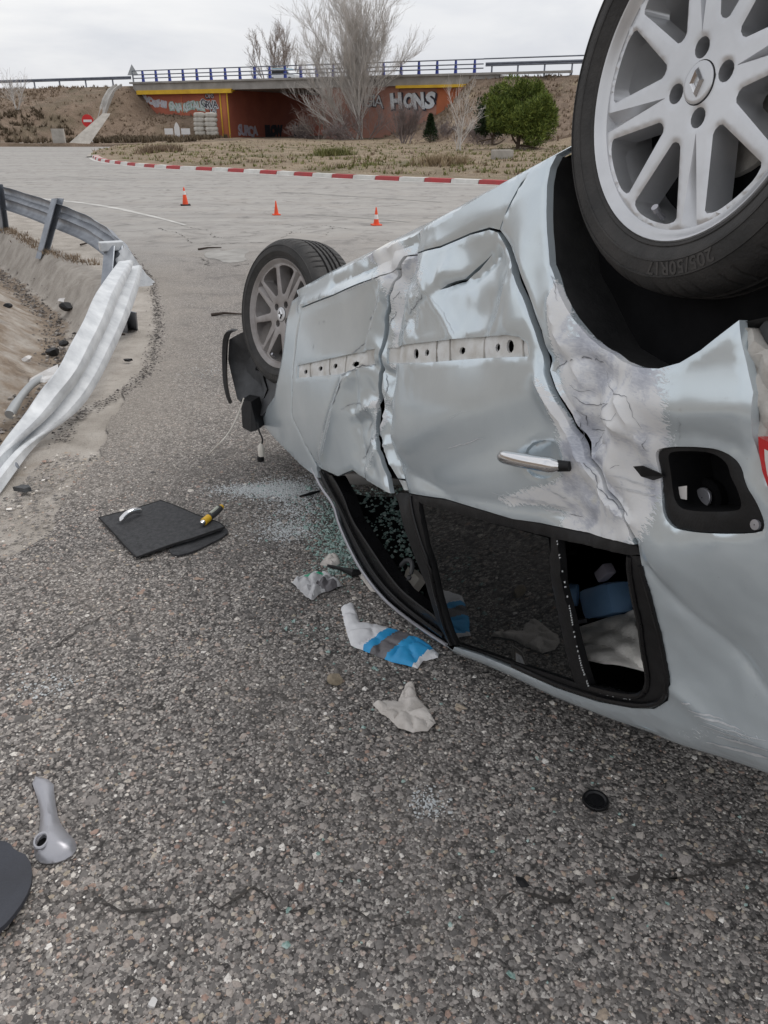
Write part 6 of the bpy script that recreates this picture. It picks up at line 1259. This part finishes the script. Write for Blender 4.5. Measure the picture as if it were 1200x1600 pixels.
# small dark and pale fragments
def frag(px_c, r, mat, label, seed, cat='fragment', zb=0.): 
    rs = np.random.default_rng(seed); m = 7; a = np.sort(rs.uniform(0, 2 * math.pi, m)); rr = r * rs.uniform(.6, 1.2, m); V, F = prism(np.c_[px_c[0] + rr * np.cos(a) * 1.5, px_c[1] + rr * np.sin(a), np.full(m, zb + .004)], (rs.normal(0, .006), rs.normal(0, .006), r * .7)); return mk('car_fragment', V, F, mat, label=label, cat=cat, smooth=False)
frag([(-1.648,3.178)][0], .028, 'grey_plastic', 'dark grey plastic block on the pale road edge', 1)
frag([(-0.442,0.884)][0], .010, 'white_lens', 'tiny pale blue plastic chip near the bottom edge', 2)
frag([(-1.807,5.332)][0], .022, 'black_plastic', 'small black fragment on the concrete shoulder behind the rail', 3)
frag([(0.31,1.139)][0], .007, 'black_plastic', 'tiny black crumb on the asphalt below the round cap', 4)
for i, (px, l_) in enumerate((((310,390,345,388), 'black stick on the road left of the far cone patch'), ((330,494,378,493), 'dark twig on the asphalt beside the front wheel'), ((182,528,196,525), 'short twig behind the barrier post'), ((130,384,152,379), 'thin twig under the bent barrier'))):
    ab = [(-2.474,10.71),(-2.2,10.887),(-1.512,6.773),(-1.236,6.798),(-2.103,6.006),(-2.051,6.067),(-4.192,11.132),(-4.069,11.454)]; a, b = ab[2 * i], ab[2 * i + 1]
    P = np.array([a, (np.array(a) * .6 + np.array(b) * .4) + (0, .02), b]); mk('stick', *tube(np.c_[P, [.012, .02, .012]], [.014, .012, .006], 6), 'stick', label=l_, cat='stick')
# car debris in the ditch
for i, (px, r, m, l_) in enumerate((((105,487), .09, 'black_plastic', 'black lamp housing in the ditch'), ((84,555), .07, 'black_plastic', 'black plastic lump in the ditch beside the torn barrier'), ((100,540), .05, 'black_plastic', 'smaller black lump behind the torn barrier'), ((13,482), .045, 'black_plastic', 'black crumb lying on the dirt bank'), ((44,566), .05, 'white_lens', 'white plastic shard on the dirt bank'))):
    c = [(-3.52,8.621,-0.36),(-2.994,6.85,-0.38),(-3.035,7.21,-0.38),(-3.653,7.559,-0.1),(-3.014,6.378,-0.3)][i]
    bm_o = rock(c, r, 'car_fragment', m, l_, 'fragment', 40 + i, .6); bm_o.location.z = c[2]
a, b = [(-2.642,5.146,-0.33),(-2.673,5.937,-0.3)]; q = smooth_poly(np.array([a, (np.array(a) * .7 + np.array(b) * .3) + (0, 0, .05), (np.array(a) * .3 + np.array(b) * .7) + (0, 0, .06), b]), 2, False)
mk('trim_moulding', *tube(q, np.interp(np.linspace(0, 1, len(q)), [0, .08, .15, 1], [.035, .038, .026, .03]), 10), 'sign_back', label='grey plastic moulding lying in the ditch under the barrier', cat='trim piece')
for i, l_ in enumerate(('pale broken plastic sheet in the ditch near the barrier post', 'pale jagged plastic shard under the torn barrier')):
    pl = [[(-3.788,9.061,-0.33),(-3.672,9.206,-0.3),(-3.581,9.33,-0.22),(-3.445,8.806,-0.25),(-3.583,8.87,-0.32)], [(-2.784,5.834,-0.3),(-2.73,5.975,-0.28),(-2.566,5.879,-0.2),(-2.491,5.673,-0.22),(-2.572,5.64,-0.25)]][i]
    mk('car_fragment', *prism(pl, (.01, .02, .02)), 'white_lens', label=l_, cat='fragment', smooth=False)

# ------------------------------------------------------------------ crumbs of glass, grit and chippings that nobody could count
rnd = np.random.default_rng(5)
def chips(P, size, squash=.6, rs=rnd, lift=.3, hmin=0.):
    """low eight-faced stones at the points P (x, y, z)"""
    m = len(P); b = np.array([(1, 0, 0), (.35, .95, 0), (-.8, .6, 0), (-.8, -.6, 0), (.35, -.95, 0), (0, 0, 1)])
    s = size * np.exp(rs.normal(-.05, .38, m)); a = rs.uniform(0, 2 * math.pi, m); jit = rs.uniform(.65, 1.3, (m, 6, 1)); V = b[None] * jit
    V = V + np.c_[rs.normal(0, .25, (m, 2)), np.zeros(m)][:, None] * (np.arange(6) == 5)[None, :, None]
    V = V * np.stack([s, s * rs.uniform(.6, 1., m), s * squash * rs.uniform(.6, 1.3, m)], 1)[:, None]
    c, q = np.cos(a)[:, None], np.sin(a)[:, None]; X_, Y_ = V[..., 0] * c - V[..., 1] * q, V[..., 0] * q + V[..., 1] * c
    V = np.stack([X_, Y_, V[..., 2]], -1) + P[:, None] - np.array([0, 0, .0])
    T = np.array([(0, 1, 5), (1, 2, 5), (2, 3, 5), (3, 4, 5), (4, 0, 5)]); F = (T[None] + 6 * np.arange(m)[:, None, None]).reshape(-1, 3)
    return V.reshape(-1, 3), F
def blob(px, sx, sy, n): 
    return np.c_[rnd.normal(px[0], sx, n), rnd.normal(px[1], sy, n), np.full(n, .001)]
G_ = [(-0.589,3.199),(-0.468,3.178),(-0.367,3.033),(-0.273,2.91),(-0.207,2.713),(-0.159,2.536),(-0.255,2.098),(0.0,2.045),(-0.151,2.634),(-0.396,2.794)]
W_ = [(0.107,1.366),(-1.007,1.821),(-1.175,5.095),(-0.445,3.234)]
pts = np.vstack([blob(G_[0], .10, .03, 1600), blob(G_[1], .10, .05, 2600), blob(G_[2], .08, .10, 1500), blob(G_[9], .07, .05, 1100), blob(W_[0], .025, .025, 160), blob(W_[1], .06, .04, 180), blob(W_[2], .12, .12, 160), blob(W_[3], .08, .05, 900)]); V, F = chips(pts, .0030, .7); mk('glass_powder', V, F, 'white_glass', kind='stuff', label='pale powdered window glass on the asphalt under the front wing', cat='glass', smooth=False)
pts = np.vstack([blob(G_[3], .07, .10, 160), blob(G_[4], .05, .10, 320), blob(G_[5], .05, .08, 300), blob(G_[8], .05, .08, 220), blob(G_[6], .05, .05, 25), blob(G_[7], .1, .1, 60), blob(G_[1], .10, .06, 120),
    np.c_[rnd.uniform(-.3, .9, 90), rnd.uniform(1.0, 2.4, 90), np.full(90, .002)], np.array([tuple(q) + (.003,) for q in [(0.406,1.515),(0.404,1.522),(0.415,1.342),(0.337,1.258),(0.598,1.304),(0.311,1.044),(0.25,0.94),(0.248,0.944),(0.253,0.937),(0.319,0.925),(-0.683,1.466),(-0.396,1.372),(-0.274,2.08),(-0.256,2.063),(-0.092,2.004),(0.0,1.845),(-0.118,1.882),(0.06,1.764),(0.073,1.703)]])])
pts = pts[inside(pts[:, :2], np.array([(-1, .8), (1.5, .8), (1.5, 4), (-1, 4)]))]; V, F = chips(pts, .0048, .8); mk('glass_shards', V, F, 'green_glass', kind='stuff', label='green crumbs of broken window glass scattered beside the car', cat='glass', smooth=False)
gi = np.array([(-0.095,2.957,0.098),(0.0,2.847,0.062),(0.026,2.753,-0.037),(0.103,2.714,0.014)]); pts = np.vstack([np.c_[rnd.normal(g[0], .1, 700), rnd.normal(g[1], .13, 700), np.full(700, .02)] for g in gi])
from mathutils.bvhtree import BVHTree
_h = bpy.data.objects['headliner'].data; _o = ORG['headliner']; bv = BVHTree.FromPolygons([tuple(np.array(v.co) + _o) for v in _h.vertices], [tuple(p.vertices) for p in _h.polygons])
for p in pts:
    hit = bv.ray_cast(Vector((p[0], p[1], .6)), Vector((0, 0, -1)))[0]; p[2] = hit.z + .001 if hit else .004
V, F = chips(pts, .007, .8); mk('glass_shards', V, F, 'green_glass', kind='stuff', label='green glass crumbs lying inside the front side window', cat='glass', smooth=False)
# chippings standing proud of the worn asphalt close to the camera
n0 = 90000; y = .75 + 2.9 * rnd.random(n0) ** 1.5; x = rnd.uniform(-.66, .66, n0) * (y + .55)
cd = np.min([seg_dist(x, y, c_) for c_ in CRACKS[:7]], axis=0)
keepm = (rnd.random(n0) < np.clip(cd / .035, .25, 1)) & (fbm(x, y, 3.) * .7 + fbm(x + 3, y, 1.1) * .9 + rnd.normal(0, .3, n0) > -.30) & (x > -1.7); x, y = x[keepm], y[keepm]
V, F = chips(np.c_[x, y, np.full(len(x), -.0008)], .0055, .40); mk('chippings', V, F, 'chippings', kind='stuff', label='worn stone chippings standing out of the asphalt', cat='chippings', smooth=False)
n1 = 700; y = .8 + 3.5 * rnd.random(n1); x = rnd.uniform(-.6, .6, n1) * (y + .5); V, F = chips(np.c_[x, y, np.zeros(n1)], .0062, .8); mk('loose_grit', V, F, 'chippings', kind='stuff', label='loose pebbles lying on the asphalt', cat='grit', smooth=False)
# grit, weeds and litter along the asphalt edge and in the ditch
el = resample(np.array([(-3.607,11.07),(-2.473,8.426),(-2.047,7.059),(-1.765,5.966),(-1.61,5.141),(-1.632,4.634),(-1.769,4.197),(-1.728,3.797)]), .01, False); k = rnd.integers(0, len(el), 2600); pts = np.c_[el[k] + rnd.normal(0, .03, (2600, 2)), np.full(2600, .0)]; V, F = chips(pts, .007, .6); mk('edge_grit', V, F, 'grit', kind='stuff', label='dark grit and leaf litter along the asphalt edge', cat='grit', smooth=False)
def weeds(n):
    k = rnd.integers(0, len(RLINE), n); return np.c_[RLINE[k] + rnd.normal(0, .06, (n, 2)), np.full(n, -.015)]
RLINE = resample(np.array([(-8.155,15.853),(-5.801,12.689),(-4.456,10.652),(-3.823,9.949),(-3.392,9.605)]), .02, False); V, F = tufts(380, weeds, .05, rnd, .006, 5); mk('dry_weeds', V, F, 'dry_scrub', kind='stuff', label='dry weeds growing under the crash barrier', cat='weeds', smooth=False)
n2 = 1500; y = rnd.uniform(4, 13, n2); d_ = rnd.normal(.60, .09, n2); x = rail_x(y) - d_; z = np.interp(d_, [-3, -.12, .08, .42, .62, .85, 1.3, 2.2], [0, 0, -.03, -.40, -.46, -.38, -.12, .10]) - .005; V, F = chips(np.c_[x, y, z], .014, .6); mk('ditch_litter', V, F, 'grit', kind='stuff', label='dark stones and litter in the bottom of the ditch', cat='grit', smooth=False)
